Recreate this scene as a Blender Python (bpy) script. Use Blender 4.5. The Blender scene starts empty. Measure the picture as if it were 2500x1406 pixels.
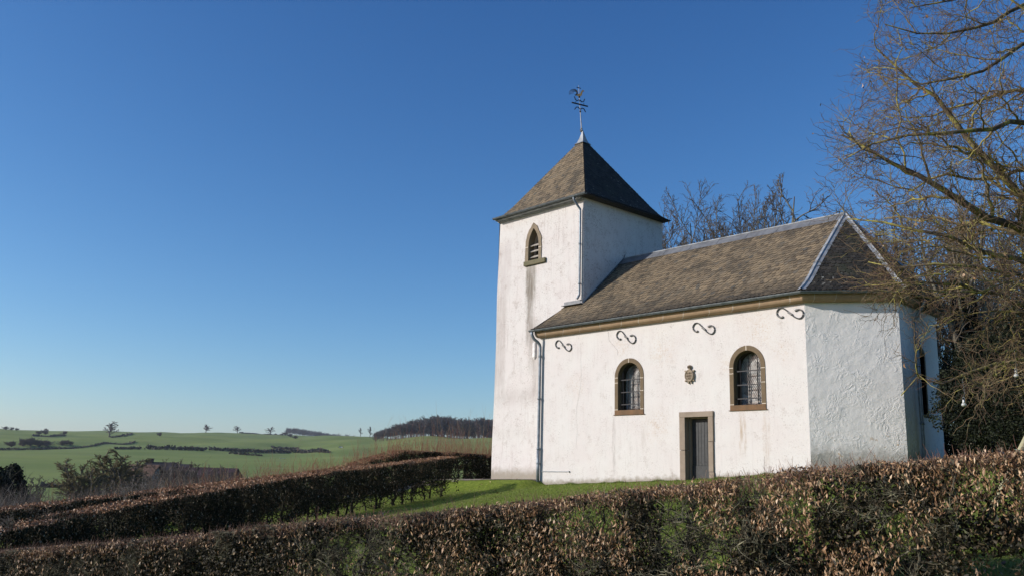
import bpy, bmesh, math, random
import numpy as np
from mathutils import Vector, Matrix
from mathutils.geometry import tessellate_polygon
rad = math.radians
SC = bpy.context.scene
COL = SC.collection

# ------------------------------------------------------------------ camera
CW, CH, FPX = 2500.0, 1406.0, 2163.2            # photograph's own pixels, focal length in them
PIT, ROL, YAW = .205234, .026304, .840279
CAMP = np.array([17.581, -23.967, 0.066])
_fw = np.array([-math.sin(YAW)*math.cos(PIT), math.cos(YAW)*math.cos(PIT), math.sin(PIT)])
_rt = np.array([math.cos(YAW), math.sin(YAW), 0.0]); _up = np.cross(_rt, _fw)
_R = math.cos(ROL)*_rt + math.sin(ROL)*_up
_U = -math.sin(ROL)*_rt + math.cos(ROL)*_up
cam = bpy.data.cameras.new('camera'); camo = bpy.data.objects.new('camera', cam); COL.objects.link(camo)
camo.matrix_world = Matrix(((_R[0], _U[0], -_fw[0], CAMP[0]), (_R[1], _U[1], -_fw[1], CAMP[1]), (_R[2], _U[2], -_fw[2], CAMP[2]), (0, 0, 0, 1)))
cam.sensor_fit = 'HORIZONTAL'; cam.sensor_width = 36.0; cam.lens = FPX/CW*36.0
cam.clip_start = 0.1; cam.clip_end = 20000
SC.camera = camo

# ------------------------------------------------------------------ sky, sun, exposure
SUN_EL, SUN_AZ = rad(22), rad(33)               # azimuth measured from the south wall's normal towards the tower
SUNV = np.array([-math.sin(SUN_AZ)*math.cos(SUN_EL), -math.cos(SUN_AZ)*math.cos(SUN_EL), math.sin(SUN_EL)])
world = bpy.data.worlds.new("World"); SC.world = world; world.use_nodes = True
wn = world.node_tree; wn.nodes.clear()
sky = wn.nodes.new('ShaderNodeTexSky'); sky.sky_type = 'NISHITA'; sky.sun_disc = False
sky.sun_elevation = SUN_EL; sky.sun_rotation = math.pi + SUN_AZ
sky.altitude = 300; sky.air_density = 1.0; sky.dust_density = 0.6; sky.ozone_density = 2.2
bg = wn.nodes.new('ShaderNodeBackground'); bg.inputs['Strength'].default_value = 0.085
# the photograph's deep, clear blue: a contrast curve per channel on the sky texture
sep = wn.nodes.new('ShaderNodeSeparateColor'); com = wn.nodes.new('ShaderNodeCombineColor'); wn.links.new(sky.outputs[0], sep.inputs[0])
for i, (g, a) in enumerate(((1.58, 2.15), (1.27, 1.76), (1.05, 1.74))):
    p = wn.nodes.new('ShaderNodeMath'); p.operation = 'POWER'; p.inputs[1].default_value = g; wn.links.new(sep.outputs[i], p.inputs[0])
    q = wn.nodes.new('ShaderNodeMath'); q.operation = 'MULTIPLY'; q.inputs[1].default_value = a*.085**(g-1); wn.links.new(p.outputs[0], q.inputs[0]); wn.links.new(q.outputs[0], com.inputs[i])
wo = wn.nodes.new('ShaderNodeOutputWorld')
wn.links.new(com.outputs[0], bg.inputs[0]); wn.links.new(bg.outputs[0], wo.inputs[0])
sl = bpy.data.lights.new('sun', 'SUN'); sl.energy = 4.6; sl.angle = rad(0.5); sl.color = (1.0, 0.945, 0.87)
so = bpy.data.objects.new('sun', sl); COL.objects.link(so)
so.rotation_euler = Vector(SUNV).to_track_quat('Z', 'Y').to_euler()
SC.view_settings.view_transform = 'Standard'; SC.view_settings.look = 'None'
SC.view_settings.exposure = 0.0; SC.view_settings.gamma = 1.0
SC.cycles.max_bounces = 6; SC.cycles.transparent_max_bounces = 8

# ------------------------------------------------------------------ helpers: rays, objects, meshes
def ray(px, py): return _fw + _R*((px-CW/2)/FPX) - _U*((py-CH/2)/FPX)
def at(px, py, d): return CAMP + ray(px, py)*d
def on(px, py, n, k):
    r = ray(px, py); n = np.array(n, float); return CAMP + r*((k - n@CAMP)/(n@r))

def tag(o, label=None, cat=None, group=None, kind=None):
    if label: o['label'] = label
    if cat: o['category'] = cat
    if group: o['group'] = group
    if kind: o['kind'] = kind
    return o
def empty(name, loc=(0, 0, 0), rz=0.0):
    o = bpy.data.objects.new(name, None); COL.objects.link(o); o.location = loc; o.rotation_euler = (0, 0, rz); o.empty_display_size = .2
    return o
def link(name, me, parent=None):
    o = bpy.data.objects.new(name, me); COL.objects.link(o)
    if parent is not None: o.parent = parent
    return o
def copy_tree(o, parent=None):
    c = o.copy(); COL.objects.link(c); c.parent = parent
    for ch in list(o.children): copy_tree(ch, c)
    return c

class MB:
    """collects faces; build() links them as one mesh object"""
    def __init__(s): s.v = []; s.f = []; s.n = 0; s.m = []
    def add(s, V, F, mi=0):
        V = np.asarray(V, float).reshape(-1, 3)
        s.v.append(V)
        for f in F: s.f.append(tuple(int(i)+s.n for i in f)); s.m.append(mi)
        s.n += len(V)
    def box(s, c, size, R=None, mi=0):
        x, y, z = np.array(size)/2.0
        V = np.array([(-x,-y,-z),(x,-y,-z),(x,y,-z),(-x,y,-z),(-x,-y,z),(x,-y,z),(x,y,z),(-x,y,z)])
        if R is not None: V = V@np.array(R).T
        s.add(V+np.array(c), [(0,3,2,1),(4,5,6,7),(0,1,5,4),(1,2,6,5),(2,3,7,6),(3,0,4,7)], mi)
    def tube(s, pts, r, k=8, mi=0, cap=True):
        pts = np.asarray(pts, float); n = len(pts); r = np.broadcast_to(np.asarray(r, float), (n,))
        T = np.gradient(pts, axis=0); T /= np.linalg.norm(T, axis=1)[:, None]+1e-12
        ref = np.array([0, 0, 1.0]) if abs(T[:, 2]).mean() < .85 else np.array([1.0, 0, 0])
        A = np.cross(T, ref); A /= np.linalg.norm(A, axis=1)[:, None]+1e-12; B = np.cross(T, A)
        a = np.arange(k)*2*math.pi/k
        V = pts[:, None]+r[:, None, None]*(np.cos(a)[None, :, None]*A[:, None]+np.sin(a)[None, :, None]*B[:, None])
        F = [(i*k+j, i*k+(j+1) % k, (i+1)*k+(j+1) % k, (i+1)*k+j) for i in range(n-1) for j in range(k)]
        if cap: F += [tuple(range(k))[::-1], tuple((n-1)*k+j for j in range(k))]
        s.add(V.reshape(-1, 3), F, mi)
    def sweep(s, path, prof, closed_prof=False, mi=0):
        """path: plan polyline; prof: (outwards, z) list; outwards = to the right of travel, mitred"""
        P = np.asarray(path, float); n = len(P)
        d = np.diff(P, axis=0); d /= np.linalg.norm(d, axis=1)[:, None]
        nr = np.stack([d[:, 1], -d[:, 0]], 1); M = np.zeros((n, 2))
        for i in range(n):
            if i == 0: M[i] = nr[0]
            elif i == n-1: M[i] = nr[-1]
            else:
                b = nr[i-1]+nr[i]; b /= np.linalg.norm(b); M[i] = b/max(.2, b@nr[i])
        k = len(prof); V = [(P[i, 0]+M[i, 0]*o, P[i, 1]+M[i, 1]*o, z) for i in range(n) for o, z in prof]
        kk = k if closed_prof else k-1
        F = [(i*k+j, (i+1)*k+j, (i+1)*k+(j+1) % k, i*k+(j+1) % k) for i in range(n-1) for j in range(kk)]
        if closed_prof: F += [tuple(range(k)), tuple((n-1)*k+j for j in range(k))[::-1]]
        s.add(V, F, mi)
    def poly(s, outer, holes, frame, mi=0):
        """flat polygon with holes; frame(u,v) -> xyz"""
        loops = [outer]+list(holes); tris = tessellate_polygon([[Vector((u, v, 0)) for u, v in l] for l in loops])
        s.add([frame(u, v) for l in loops for u, v in l], tris, mi)
    def build(s, name, mat, parent=None, smooth=False):
        me = bpy.data.meshes.new(name)
        me.from_pydata(np.vstack(s.v).tolist() if s.v else [], [], s.f)
        for m in (mat if isinstance(mat, (list, tuple)) else [mat]): me.materials.append(m)
        if len(me.materials) > 1: me.polygons.foreach_set('material_index', s.m)
        if smooth: me.polygons.foreach_set('use_smooth', [True]*len(me.polygons))
        me.update()
        return link(name, me, parent)

def fixnormals(o):
    bm = bmesh.new(); bm.from_mesh(o.data); bmesh.ops.recalc_face_normals(bm, faces=bm.faces); bm.to_mesh(o.data); bm.free(); return o
def bevel(o, w=.01, seg=2):
    m = o.modifiers.new('bevel', 'BEVEL'); m.width = w; m.segments = seg; m.limit_method = 'ANGLE'; m.angle_limit = rad(40); return o

def raw_mesh(name, V, tris=None, quads=None, smooth=True):
    me = bpy.data.meshes.new(name)
    nt = 0 if tris is None else len(tris); nq = 0 if quads is None else len(quads)
    me.vertices.add(len(V)); me.vertices.foreach_set('co', np.asarray(V, np.float32).ravel())
    li = np.concatenate([np.asarray(tris, np.int32).ravel() if nt else np.zeros(0, np.int32), np.asarray(quads, np.int32).ravel() if nq else np.zeros(0, np.int32)])
    me.loops.add(len(li)); me.loops.foreach_set('vertex_index', li)
    st = np.concatenate([np.arange(nt)*3, nt*3+np.arange(nq)*4]).astype(np.int32)
    me.polygons.add(nt+nq); me.polygons.foreach_set('loop_start', st)
    if smooth: me.polygons.foreach_set('use_smooth', np.ones(nt+nq, bool))
    me.update(calc_edges=True); me.validate(); return me

def tubes(P, Rr, k):
    """P (M,N,3), Rr (M,N) -> V, quads"""
    M, N, _ = P.shape
    T = np.gradient(P, axis=1); T /= np.linalg.norm(T, axis=2, keepdims=True)+1e-9
    ref = np.where(np.abs(T[:, :1, 2:3]) > .8, np.array([1.0, 0, 0]), np.array([0, 0, 1.0]))
    A = np.cross(T, np.broadcast_to(ref, T.shape)); A /= np.linalg.norm(A, axis=2, keepdims=True)+1e-9
    B = np.cross(T, A); a = np.arange(k)*2*math.pi/k
    V = P[:, :, None]+Rr[:, :, None, None]*(np.cos(a)[None, None, :, None]*A[:, :, None]+np.sin(a)[None, None, :, None]*B[:, :, None])
    idx = np.arange(M*N*k).reshape(M, N, k); nx = np.roll(idx, -1, axis=2)
    Q = np.stack([idx[:, :-1], nx[:, :-1], nx[:, 1:], idx[:, 1:]], -1).reshape(-1, 4)
    return V.reshape(-1, 3), Q
def tube_mesh(name, sets):
    Vs, Qs, n = [], [], 0
    for P, Rr, k in sets:
        if len(P) == 0: continue
        V, Q = tubes(P, Rr, k); Vs.append(V); Qs.append(Q+n); n += len(V)
    return raw_mesh(name, np.vstack(Vs), None, np.vstack(Qs))

def unit(v): return v/(np.linalg.norm(v, axis=-1, keepdims=True)+1e-9)
def spawn(rng, P, Rr, n, t=(.2, 1.0), ang=45, angs=12, ln=.5, lns=.25, rr=.6, rmin=.002, tip=.3, up=0.0, wig=.18, N=5, absolute=False, ltaper=.5, zig=0.0):
    """n children on every parent polyline"""
    M, K, _ = P.shape
    pi = np.repeat(np.arange(M), n); m = len(pi)
    tt = (np.tile(np.linspace(0, 1, n, endpoint=False), M)+rng.random(m)/n)*(t[1]-t[0])+t[0]
    x = np.clip(tt, 0, .999)*(K-1); i = x.astype(int); f = (x-i)[:, None]
    p = P[pi, i]*(1-f)+P[pi, i+1]*f; r0 = Rr[pi, i]*(1-f[:, 0])+Rr[pi, i+1]*f[:, 0]
    T = unit(P[pi, i+1]-P[pi, i]); L = np.linalg.norm(np.diff(P, axis=1), axis=2).sum(1)[pi]
    q = rng.normal(size=(m, 3)); q = unit(q-(q*T).sum(1)[:, None]*T)
    a = np.radians(rng.normal(ang, angs, m))[:, None]
    d = unit(np.cos(a)*T+np.sin(a)*q)
    l = (ln if absolute else ln*L)*np.exp(rng.normal(0, lns, m))*(1-ltaper*tt)
    out = [p]; step = (l/(N-1))[:, None]
    for _ in range(N-1):
        d = unit(d+rng.normal(0, wig, (m, 3))+np.array([0, 0, up])); out.append(out[-1]+d*step)
    C = np.stack(out, 1); r = np.maximum(r0*rr, rmin)
    if zig: C[:, 1:] += (unit(np.cross(d, rng.normal(size=(m, 3))))[:, None]*((-1.0)**np.arange(1, N))[None, :, None])*(step[:, None]*zig*rng.uniform(.4, 1.3, (m, N-1, 1)))
    R2 = r[:, None]*np.linspace(1, tip, N)[None]
    return C, np.maximum(R2, rmin*.5)
def resample(pts, n):
    pts = np.asarray(pts, float); s = np.r_[0, np.cumsum(np.linalg.norm(np.diff(pts, axis=0), axis=1))]
    u = np.linspace(0, s[-1], n); return np.stack([np.interp(u, s, pts[:, i]) for i in range(pts.shape[1])], 1)

def leaf_mesh(name, rng, pos, d, size, wid=.17, curl=.9):
    """curled dry leaves: a folded and bent blade of four faces"""
    m = len(pos); d = unit(d); q = rng.normal(size=(m, 3)); s = unit(np.cross(d, q)); n = np.cross(s, d)
    L = size[:, None]; w = L*wid*(.6+.8*rng.random((m, 1))); c = L*curl*rng.normal(0, .5, (m, 1)); fo = w*(.2+.9*rng.random((m, 1)))
    a = pos; b = pos+d*L*.5+n*c*.4; tip = pos+d*L+n*c*(-.3)
    V = np.stack([a, b+s*w+n*fo, b, b-s*w+n*fo, tip+s*w*.12], 1).reshape(-1, 3)
    o = (np.arange(m)*5)[:, None]
    T = np.concatenate([o+np.array([[0, 2, 1]]), o+np.array([[0, 3, 2]]), o+np.array([[1, 2, 4]]), o+np.array([[2, 3, 4]])], 1).reshape(-1, 3)
    return raw_mesh(name, V, T, None, smooth=False)
def flake_mesh(name, rng, pos, d, size, wid=.3):
    """tiny single leaves or twig ends: one bent quad each"""
    m = len(pos); d = unit(d); s = unit(np.cross(d, rng.normal(size=(m, 3)))); L = size[:, None]; w = L*wid
    V = np.stack([pos, pos+d*L*.55+s*w, pos+d*L, pos+d*L*.5-s*w], 1).reshape(-1, 3)
    return raw_mesh(name, V, None, (np.arange(m)*4)[:, None]+np.array([[0, 1, 2, 3]]), smooth=False)

# ------------------------------------------------------------------ helpers: materials
class NT:
    def __init__(s, name, rough=.8, spec=.3):
        s.mat = bpy.data.materials.new(name); s.mat.use_nodes = True; s.t = s.mat.node_tree
        s.b = s.t.nodes['Principled BSDF']; s.b.inputs['Roughness'].default_value = rough
        s.b.inputs['Specular IOR Level'].default_value = spec; s._c = None
    def node(s, typ, **kw):
        n = s.t.nodes.new('ShaderNode'+typ)
        for k, v in kw.items(): setattr(n, k, v)
        return n
    def put(s, sock, v):
        if hasattr(v, 'links') or isinstance(v, bpy.types.NodeSocket): s.t.links.new(v, sock)
        elif isinstance(v, (tuple, list)) and len(v) == 3 and sock.type == 'RGBA': sock.default_value = (*v, 1)
        else: sock.default_value = v
    def co(s):
        if s._c is None: s._c = s.node('TexCoord').outputs['Object']
        return s._c
    def xyz(s, v=None):
        n = s.node('SeparateXYZ'); s.put(n.inputs[0], v or s.co()); return n.outputs
    def scale(s, vec, v=None):
        n = s.node('Mapping'); s.put(n.inputs['Vector'], v or s.co()); n.inputs['Scale'].default_value = vec; return n.outputs[0]
    def noise(s, sc, det=4, rgh=.55, vec=None, dist=0.0):
        n = s.node('TexNoise'); s.put(n.inputs['Vector'], vec or s.co()); n.inputs['Scale'].default_value = sc
        n.inputs['Detail'].default_value = det; n.inputs['Roughness'].default_value = rgh; n.inputs['Distortion'].default_value = dist
        return n.outputs['Fac']
    def ramp(s, v, a, b, lo=0.0, hi=1.0):
        n = s.node('MapRange', interpolation_type='SMOOTHSTEP'); s.put(n.inputs[0], v)
        for i, q in zip((1, 2, 3, 4), (a, b, lo, hi)): n.inputs[i].default_value = q
        return n.outputs[0]
    def m(s, op, a, b=0.0, c=0.0):
        n = s.node('Math', operation=op); s.put(n.inputs[0], a); s.put(n.inputs[1], b)
        if op in ('MULTIPLY_ADD',): s.put(n.inputs[2], c)
        return n.outputs[0]
    def mul(s, *a):
        r = a[0]
        for b in a[1:]: r = s.m('MULTIPLY', r, b)
        return r
    def mix(s, f, a, b):
        n = s.node('Mix', data_type='RGBA'); s.put(n.inputs[0], f); s.put(n.inputs[6], a); s.put(n.inputs[7], b); return n.outputs[2]
    def rnd(s): return s.node('NewGeometry').outputs['Random Per Island']
    def cr(s, f, stops):
        n = s.node('ValToRGB'); s.put(n.inputs[0], f); e = n.color_ramp.elements
        while len(e) < len(stops): e.new(.5)
        for q, (p, c) in zip(e, stops): q.position = p; q.color = (*c, 1)
        return n.outputs[0]
    def bump(s, h, st=.5, dist=.02, nrm=None):
        n = s.node('Bump'); s.put(n.inputs['Height'], h); n.inputs['Strength'].default_value = st; n.inputs['Distance'].default_value = dist
        if nrm is not None: s.put(n.inputs['Normal'], nrm)
        s.t.links.new(n.outputs[0], s.b.inputs['Normal']); return n.outputs[0]
    def col(s, c): s.put(s.b.inputs['Base Color'], c); return s.mat
    def box(s, X, Z, x0, x1, z0, z1, sx=.08, sz=.3):
        """soft rectangle on a wall (a stain with its own outline)"""
        a = s.m('ABSOLUTE', s.m('SUBTRACT', X, (x0+x1)/2)); a = s.ramp(a, (x1-x0)/2-sx, (x1-x0)/2+sx, 1, 0)
        b = s.m('ABSOLUTE', s.m('SUBTRACT', Z, (z0+z1)/2)); b = s.ramp(b, (z1-z0)/2-sz, (z1-z0)/2+sz, 1, 0)
        return s.mul(a, b)

def plain(name, c, rough=.7, metal=0.0, var=.15, sc=8, bump=0.0):
    t = NT(name, rough); t.b.inputs['Metallic'].default_value = metal
    n = t.noise(sc, 5)
    if bump: t.bump(n, bump, .01)
    return t.col(t.mix(t.ramp(n, .3, .7), tuple(x*(1-var) for x in c), tuple(min(1, x*(1+var)) for x in c)))

WHITE = (.80, .765, .735)
def plaster(name, rough_wall=False, where=None):
    t = NT(name, .9, .15); X, Y, Z = t.xyz()
    big = t.noise(.9, 5); fine = t.noise(26, 6, .7); speck = t.noise(42, 3, .6); mid = t.noise(5, 6, .65)
    c = t.mix(t.ramp(big, .3, .7), (.615, .575, .555), (.63, .608, .585))
    if where == 'apse': c = t.mix(t.ramp(big, .3, .7), (.74, .715, .685), (.78, .755, .725))
    if where in ('nave', 'tower'):
        # scattered pin-head grime in patches
        dens = t.ramp(t.noise(1.3, 6, .7), .38, .60) if where == 'tower' else t.ramp(t.noise(1.3, 6, .7), .40, .64); sp = t.ramp(t.noise(20, 5, .7), .52, .66)
        c = t.mix(t.mul(sp, dens, .62 if where == 'nave' else .95), c, (.25, .20, .175))
        c = t.mix(t.mul(t.ramp(t.noise(2.6, 6, .72), .53, .75), .45 if where == 'nave' else .75), c, (.38, .325, .295))
        st = t.noise(1.0, 5, .7, t.scale((9, 9, .8)))
        c = t.mix(t.mul(t.ramp(st, .52, .75), .3 if where == 'nave' else .55), c, (.40, .345, .325))
        wx = t.m('ADD', X, t.m('MULTIPLY', t.m('SUBTRACT', mid, .5), .25))
        if where == 'nave':
            och = None
            for x, z, r in ((-3.2, 4.55, .6), (-1.4, 4.25, 1.0), (2.4, 4.65, 1.1), (-1.6, 1.75, .9), (-5.5, 3.3, .7), (1.3, 3.6, .6), (3.2, 3.9, .6)):
                d = t.m('SQRT', t.m('ADD', t.m('POWER', t.m('SUBTRACT', X, x), 2.0), t.m('POWER', t.m('SUBTRACT', Z, z), 2.0)))
                k = t.ramp(d, 0, r, 1, 0); och = k if och is None else t.m('MAXIMUM', och, k)
            sp2 = t.ramp(t.noise(19, 5, .75), .52, .68)
            c = t.mix(t.mul(och, sp2, .9), c, (.42, .27, .16))
            c = t.mix(t.mul(och, t.ramp(mid, .45, .7), .3), c, (.50, .37, .25))
            gr = t.ramp(t.noise(1.0, 4, .7, t.scale((14, 14, 1.2))), .35, .7)
            for x0, x1, z0, z1, a, cc in ((-3.62, -3.5, .3, 2.0, .6, (.38, .33, .31)), (-2.3, -2.15, 1.0, 1.75, .4, (.5, .42, .36)), (1.62, 1.84, .9, 1.95, .8, (.55, .43, .32)),
                                        (2.46, 2.66, .6, 2.0, .55, (.58, .46, .36)), (-2.85, -2.75, .6, 1.6, .25, (.5, .45, .42)), (-.26, -.1, 2.5, 3.0, .2, (.5, .47, .45))):
                c = t.mix(t.mul(t.box(wx, Z, x0, x1, z0, z1, .07, .35), gr, min(1, a*1.25)), c, tuple(q*.75 for q in cc))
        else:
            gr = t.ramp(t.noise(1.0, 5, .75, t.scale((11, 11, 1.0))), .32, .62)
            for x0, x1, z0, z1, a, cc in ((-9.18, -8.62, 7.2, 8.7, .95, (.27, .24, .19)), (-9.1, -8.75, 5.3, 8.4, .85, (.30, .26, .22)), (-8.7, -8.2, 3.2, 6.2, .5, (.42, .37, .33)), (-8.95, -8.6, 4.2, 6.3, .5, (.36, .31, .27)),
                                        (-11.2, -10.4, 3.5, 7.5, .5, (.47, .40, .37)), (-11.1, -10.2, 7.5, 9.8, .35, (.52, .43, .42)), (-11, -7.4, 2.95, 3.35, .45, (.43, .36, .33)), (-11, -7.4, 1.55, 1.75, .25, (.50, .44, .38)), (-6.2, -5.95, 7.4, 9.6, .3, (.45, .42, .38))):
                c = t.mix(t.mul(t.box(wx, Z, x0, x1, z0, z1, .13, .4), t.m('ADD', t.m('MULTIPLY', gr, .6), .4), a), c, tuple(q*.72 for q in cc))
        zb = t.m('SUBTRACT', Z, t.m('MULTIPLY', X, .045)) if where == 'nave' else Z
        lo, hi = (0.0, .22) if where == 'nave' else (-.05, .38)
        d = t.ramp(t.m('ADD', zb, t.m('MULTIPLY', t.m('SUBTRACT', mid, .5), .5)), lo, hi, 1, 0)
        c = t.mix(t.mul(d, .85), c, (.27, .235, .18))
    if where == 'apse':
        d = t.ramp(t.m('ADD', Z, t.m('MULTIPLY', t.m('SUBTRACT', mid, .5), 1.1)), .62, 1.15, 1, 0)
        c = t.mix(t.mul(d, .75), c, (.27, .25, .21))
        fl = t.mul(t.ramp(t.noise(5, 5, .7), .60, .64), t.ramp(Z, 1.0, 1.7, 1, 0))
        c = t.mix(t.mul(fl, .8), c, (.42, .30, .18))
    if rough_wall:
        vo = t.node('TexVoronoi', feature='SMOOTH_F1'); wob = t.node('Mix', data_type='VECTOR')
        w = t.node('TexNoise'); t.put(w.inputs['Vector'], t.co()); w.inputs['Scale'].default_value = 4; w.inputs['Detail'].default_value = 3
        t.put(wob.inputs[0], .22); t.put(wob.inputs[4], t.co()); t.put(wob.inputs[5], w.outputs['Color'])
        t.put(vo.inputs['Vector'], wob.outputs[1]); vo.inputs['Scale'].default_value = 7
        ridg = t.m('ABSOLUTE', t.m('SUBTRACT', t.noise(4.2, 4, .6, None, .8), .5)); ridg = t.ramp(ridg, 0, .12, 1, 0)
        msk = t.ramp(t.noise(1.7, 3), .4, .6)
        h = t.m('ADD', t.m('ADD', t.mul(ridg, msk, .34), t.m('MULTIPLY', t.noise(2.2, 3), 1.5)), t.m('MULTIPLY', fine, .10))
        t.bump(h, .62, .032)
    else:
        h = t.m('ADD', t.m('MULTIPLY', t.noise(2.0, 4), 1.6), t.m('MULTIPLY', fine, .35))
        t.bump(h, .55, .022)
    return t.col(c)

def slate_mat():
    t = NT('slate', .75, .35); r = t.rnd(); X, Y, Z = t.xyz()
    base = t.cr(r, [(0, (.10, .077, .050)), (.4, (.18, .136, .084)), (.75, (.24, .18, .108)), (.95, (.18, .142, .094)), (1, (.09, .083, .068))])
    li = t.noise(1.1, 6, .7); f = t.noise(14, 5, .7)
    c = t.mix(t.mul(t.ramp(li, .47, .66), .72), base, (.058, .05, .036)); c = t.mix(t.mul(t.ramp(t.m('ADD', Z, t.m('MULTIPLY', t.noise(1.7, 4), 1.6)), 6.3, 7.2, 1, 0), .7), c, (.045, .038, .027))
    c = t.mix(t.mul(t.ramp(t.noise(2.3, 5, .7), .58, .7), .55), c, (.11, .105, .085))
    c = t.mix(t.mul(t.ramp(f, .55, .75), .45), c, (.27, .225, .165))
    c = t.mix(t.mul(t.ramp(t.noise(30, 3), .66, .72), t.ramp(t.noise(1.6, 3), .5, .7), .9), c, (.52, .50, .42))
    t.bump(f, .4, .01)
    return t.col(c)
def slate_dark_mat():  # mossier slates, with the shade of these roof faces painted into the colour
    t = NT('slate_moss_painted_shade', .75, .3); r = t.rnd()
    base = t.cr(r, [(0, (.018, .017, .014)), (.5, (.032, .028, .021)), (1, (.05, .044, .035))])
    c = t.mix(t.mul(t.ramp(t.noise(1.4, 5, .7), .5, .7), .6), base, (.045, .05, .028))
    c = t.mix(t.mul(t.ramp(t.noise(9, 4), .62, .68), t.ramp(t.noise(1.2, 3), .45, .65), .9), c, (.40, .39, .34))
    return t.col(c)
def stone(name, a, b, joints=None):
    t = NT(name, .85, .2); n = t.noise(3.5, 6, .7); f = t.noise(30, 5, .7)
    c = t.mix(t.ramp(n, .3, .7), a, b); c = t.mix(t.mul(t.ramp(f, .5, .75), .4), c, tuple(x*.55 for x in a))
    if joints:
        X, Y, Z = t.xyz(); v = t.m('ADD', X, Y); w = t.m('MULTIPLY', t.m('SUBTRACT', t.noise(.9, 2), .5), .6)
        q = t.m('ABSOLUTE', t.m('SUBTRACT', t.m('FRACT', t.m('DIVIDE', t.m('ADD', v, w), joints)), .5))
        c = t.mix(t.mul(t.ramp(q, .012, .022, 1, 0), .85), c, (.55, .49, .42))
        cid = t.m('FLOOR', t.m('ADD', t.m('DIVIDE', t.m('ADD', v, w), joints), .5)); wn_ = t.node('TexWhiteNoise', noise_dimensions='1D'); t.put(wn_.inputs['W'], cid)
        c = t.mix(t.mul(wn_.outputs['Value'], .4), c, (.26, .19, .13))
    t.bump(t.m('ADD', n, t.m('MULTIPLY', f, .4)), .5, .015)
    return t.col(c)
def bark_mat(name, a, b, lich=None, amt=.6, sc=3.0):
    t = NT(name, .9, .15); n = t.noise(sc, 6, .7); c = t.mix(t.ramp(n, .35, .65), a, b)
    if lich: c = t.mix(t.mul(t.ramp(t.noise(sc*1.7, 5, .7), .47, .60), amt), c, lich)
    t.bump(t.noise(sc*8, 4), .5, .01)
    return t.col(c)
def island(name, stops, rough=.75, trans=0.0, spec=.3):
    t = NT(name, rough, spec); c = t.cr(t.rnd(), stops); t.col(c)
    return t.mat

M = {}
M['nave'] = plaster('plaster_nave', False, 'nave'); M['tower'] = plaster('plaster_tower', False, 'tower'); M['apse'] = plaster('plaster_rough', True, 'apse')
M['slate'] = slate_mat(); M['slate_d'] = slate_dark_mat()
M['slate_e'] = plain('slate_edge', (.035, .028, .02), .9, 0, .3, 3); M['under'] = plain('roof_underside', (.06, .055, .05), .9)
M['zinc'] = plain('zinc', (.42, .44, .46), .5, .35, .2, 5); M['zincl'] = plain('zinc_pale', (.30, .315, .33), .6, .2, .25, 4)
M['lead'] = plain('lead', (.17, .175, .185), .6, .2, .2, 4)
M['gut'] = plain('gutter_zinc', (.13, .15, .16), .45, .5, .25, 6); M['pipe'] = plain('pipe_zinc', (.22, .25, .28), .45, .4, .2, 6)
M['iron'] = plain('wrought_iron', (.10, .10, .10), .55, .5, .2, 20); M['blackiron'] = plain('black_iron', (.02, .02, .022), .5, .3)
M['gold'] = plain('gilded_metal', (.34, .22, .09), .45, .6)
M['stone'] = stone('window_stone', (.175, .13, .078), (.135, .10, .065)); M['stonet'] = stone('tower_window_stone', (.27, .21, .145), (.19, .155, .11)); M['stoned'] = stone('door_stone', (.31, .25, .195), (.25, .20, .155))
M['reveal'] = stone('reveal_painted_shade', (.055, .045, .034), (.04, .034, .026)); M['sill'] = stone('sill_stone', (.20, .115, .06), (.13, .085, .05)); M['sillt'] = stone('mossy_sill', (.17, .145, .095), (.125, .12, .065))  # window reveals: the recess's shade is put into a near-black stone colour
M['cornice'] = stone('cornice_stone', (.44, .31, .20), (.35, .235, .15), .95)
M['mortar'] = plain('lime_mortar', (.66, .58, .48), .9); M['dark'] = plain('interior_painted_dark', (.012, .012, .012), .9)
M['plaque'] = stone('plaque_stone', (.36, .29, .21), (.26, .21, .16)); M['plaqued'] = plain('plaque_carving', (.12, .085, .055), .9)
M['bark'] = bark_mat('beech_bark', (.075, .06, .045), (.14, .11, .075), (.38, .34, .09), .85, 3.0)
M['twig'] = bark_mat('beech_twig', (.085, .05, .038), (.18, .12, .08), (.30, .24, .11), .4, 2.0)
M['bark2'] = bark_mat('grey_bark', (.11, .095, .075), (.20, .18, .145), (.22, .21, .10), .5, 2.5)
M['twig2'] = bark_mat('grey_twig', (.075, .065, .054), (.13, .112, .092), None)

# ------------------------------------------------------------------ terrain
_AZK = np.array([0, 700, 900, 1080, 1250, 1500])     # where across the photograph each relief profile holds
_RK = np.array([45, 80, 120, 180, 260, 450, 700, 1000, 1500, 1900, 2300, 2800, 4000, 7000])
_ZK = np.array([
    [-2.6, -4.6, -6.2, -7.4, -8.0, -4.5,  5.0, 17, 38, 54, 54, 40, 20, 0],
    [-1.6, -3.8, -5.8, -7.4, -8.0, -3.5,  6.5, 20, 45, 64, 74, 92, 40, 0],
    [-1.0, -3.2, -5.4, -7.4, -7.5, -1.5, 10.0, 28, 52, 60, 66, 70, 40, 0],
    [-0.8, -2.8, -5.0, -7.2, -6.5,  1.0, 16.5, 37, 46, 48, 50, 50, 40, 0],
    [-0.6, -2.4, -4.6, -6.8, -5.5,  2.0, 18.0, 38, 46, 48, 50, 50, 40, 0],
    [ 0.0,  0.0,  0.0, -0.5, -1.0,  0.0,  4.0,  8, 10, 10, 10, 10, 10, 0]], float)
_TER = random.Random(5)
_WAVES = [(_TER.uniform(0, 6.28), _TER.uniform(60, 190), _TER.uniform(0, 6.28)) for _ in range(7)]
def sstep(a, b, x):
    t = np.clip((x-a)/(b-a), 0, 1); return t*t*(3-2*t)
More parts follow.
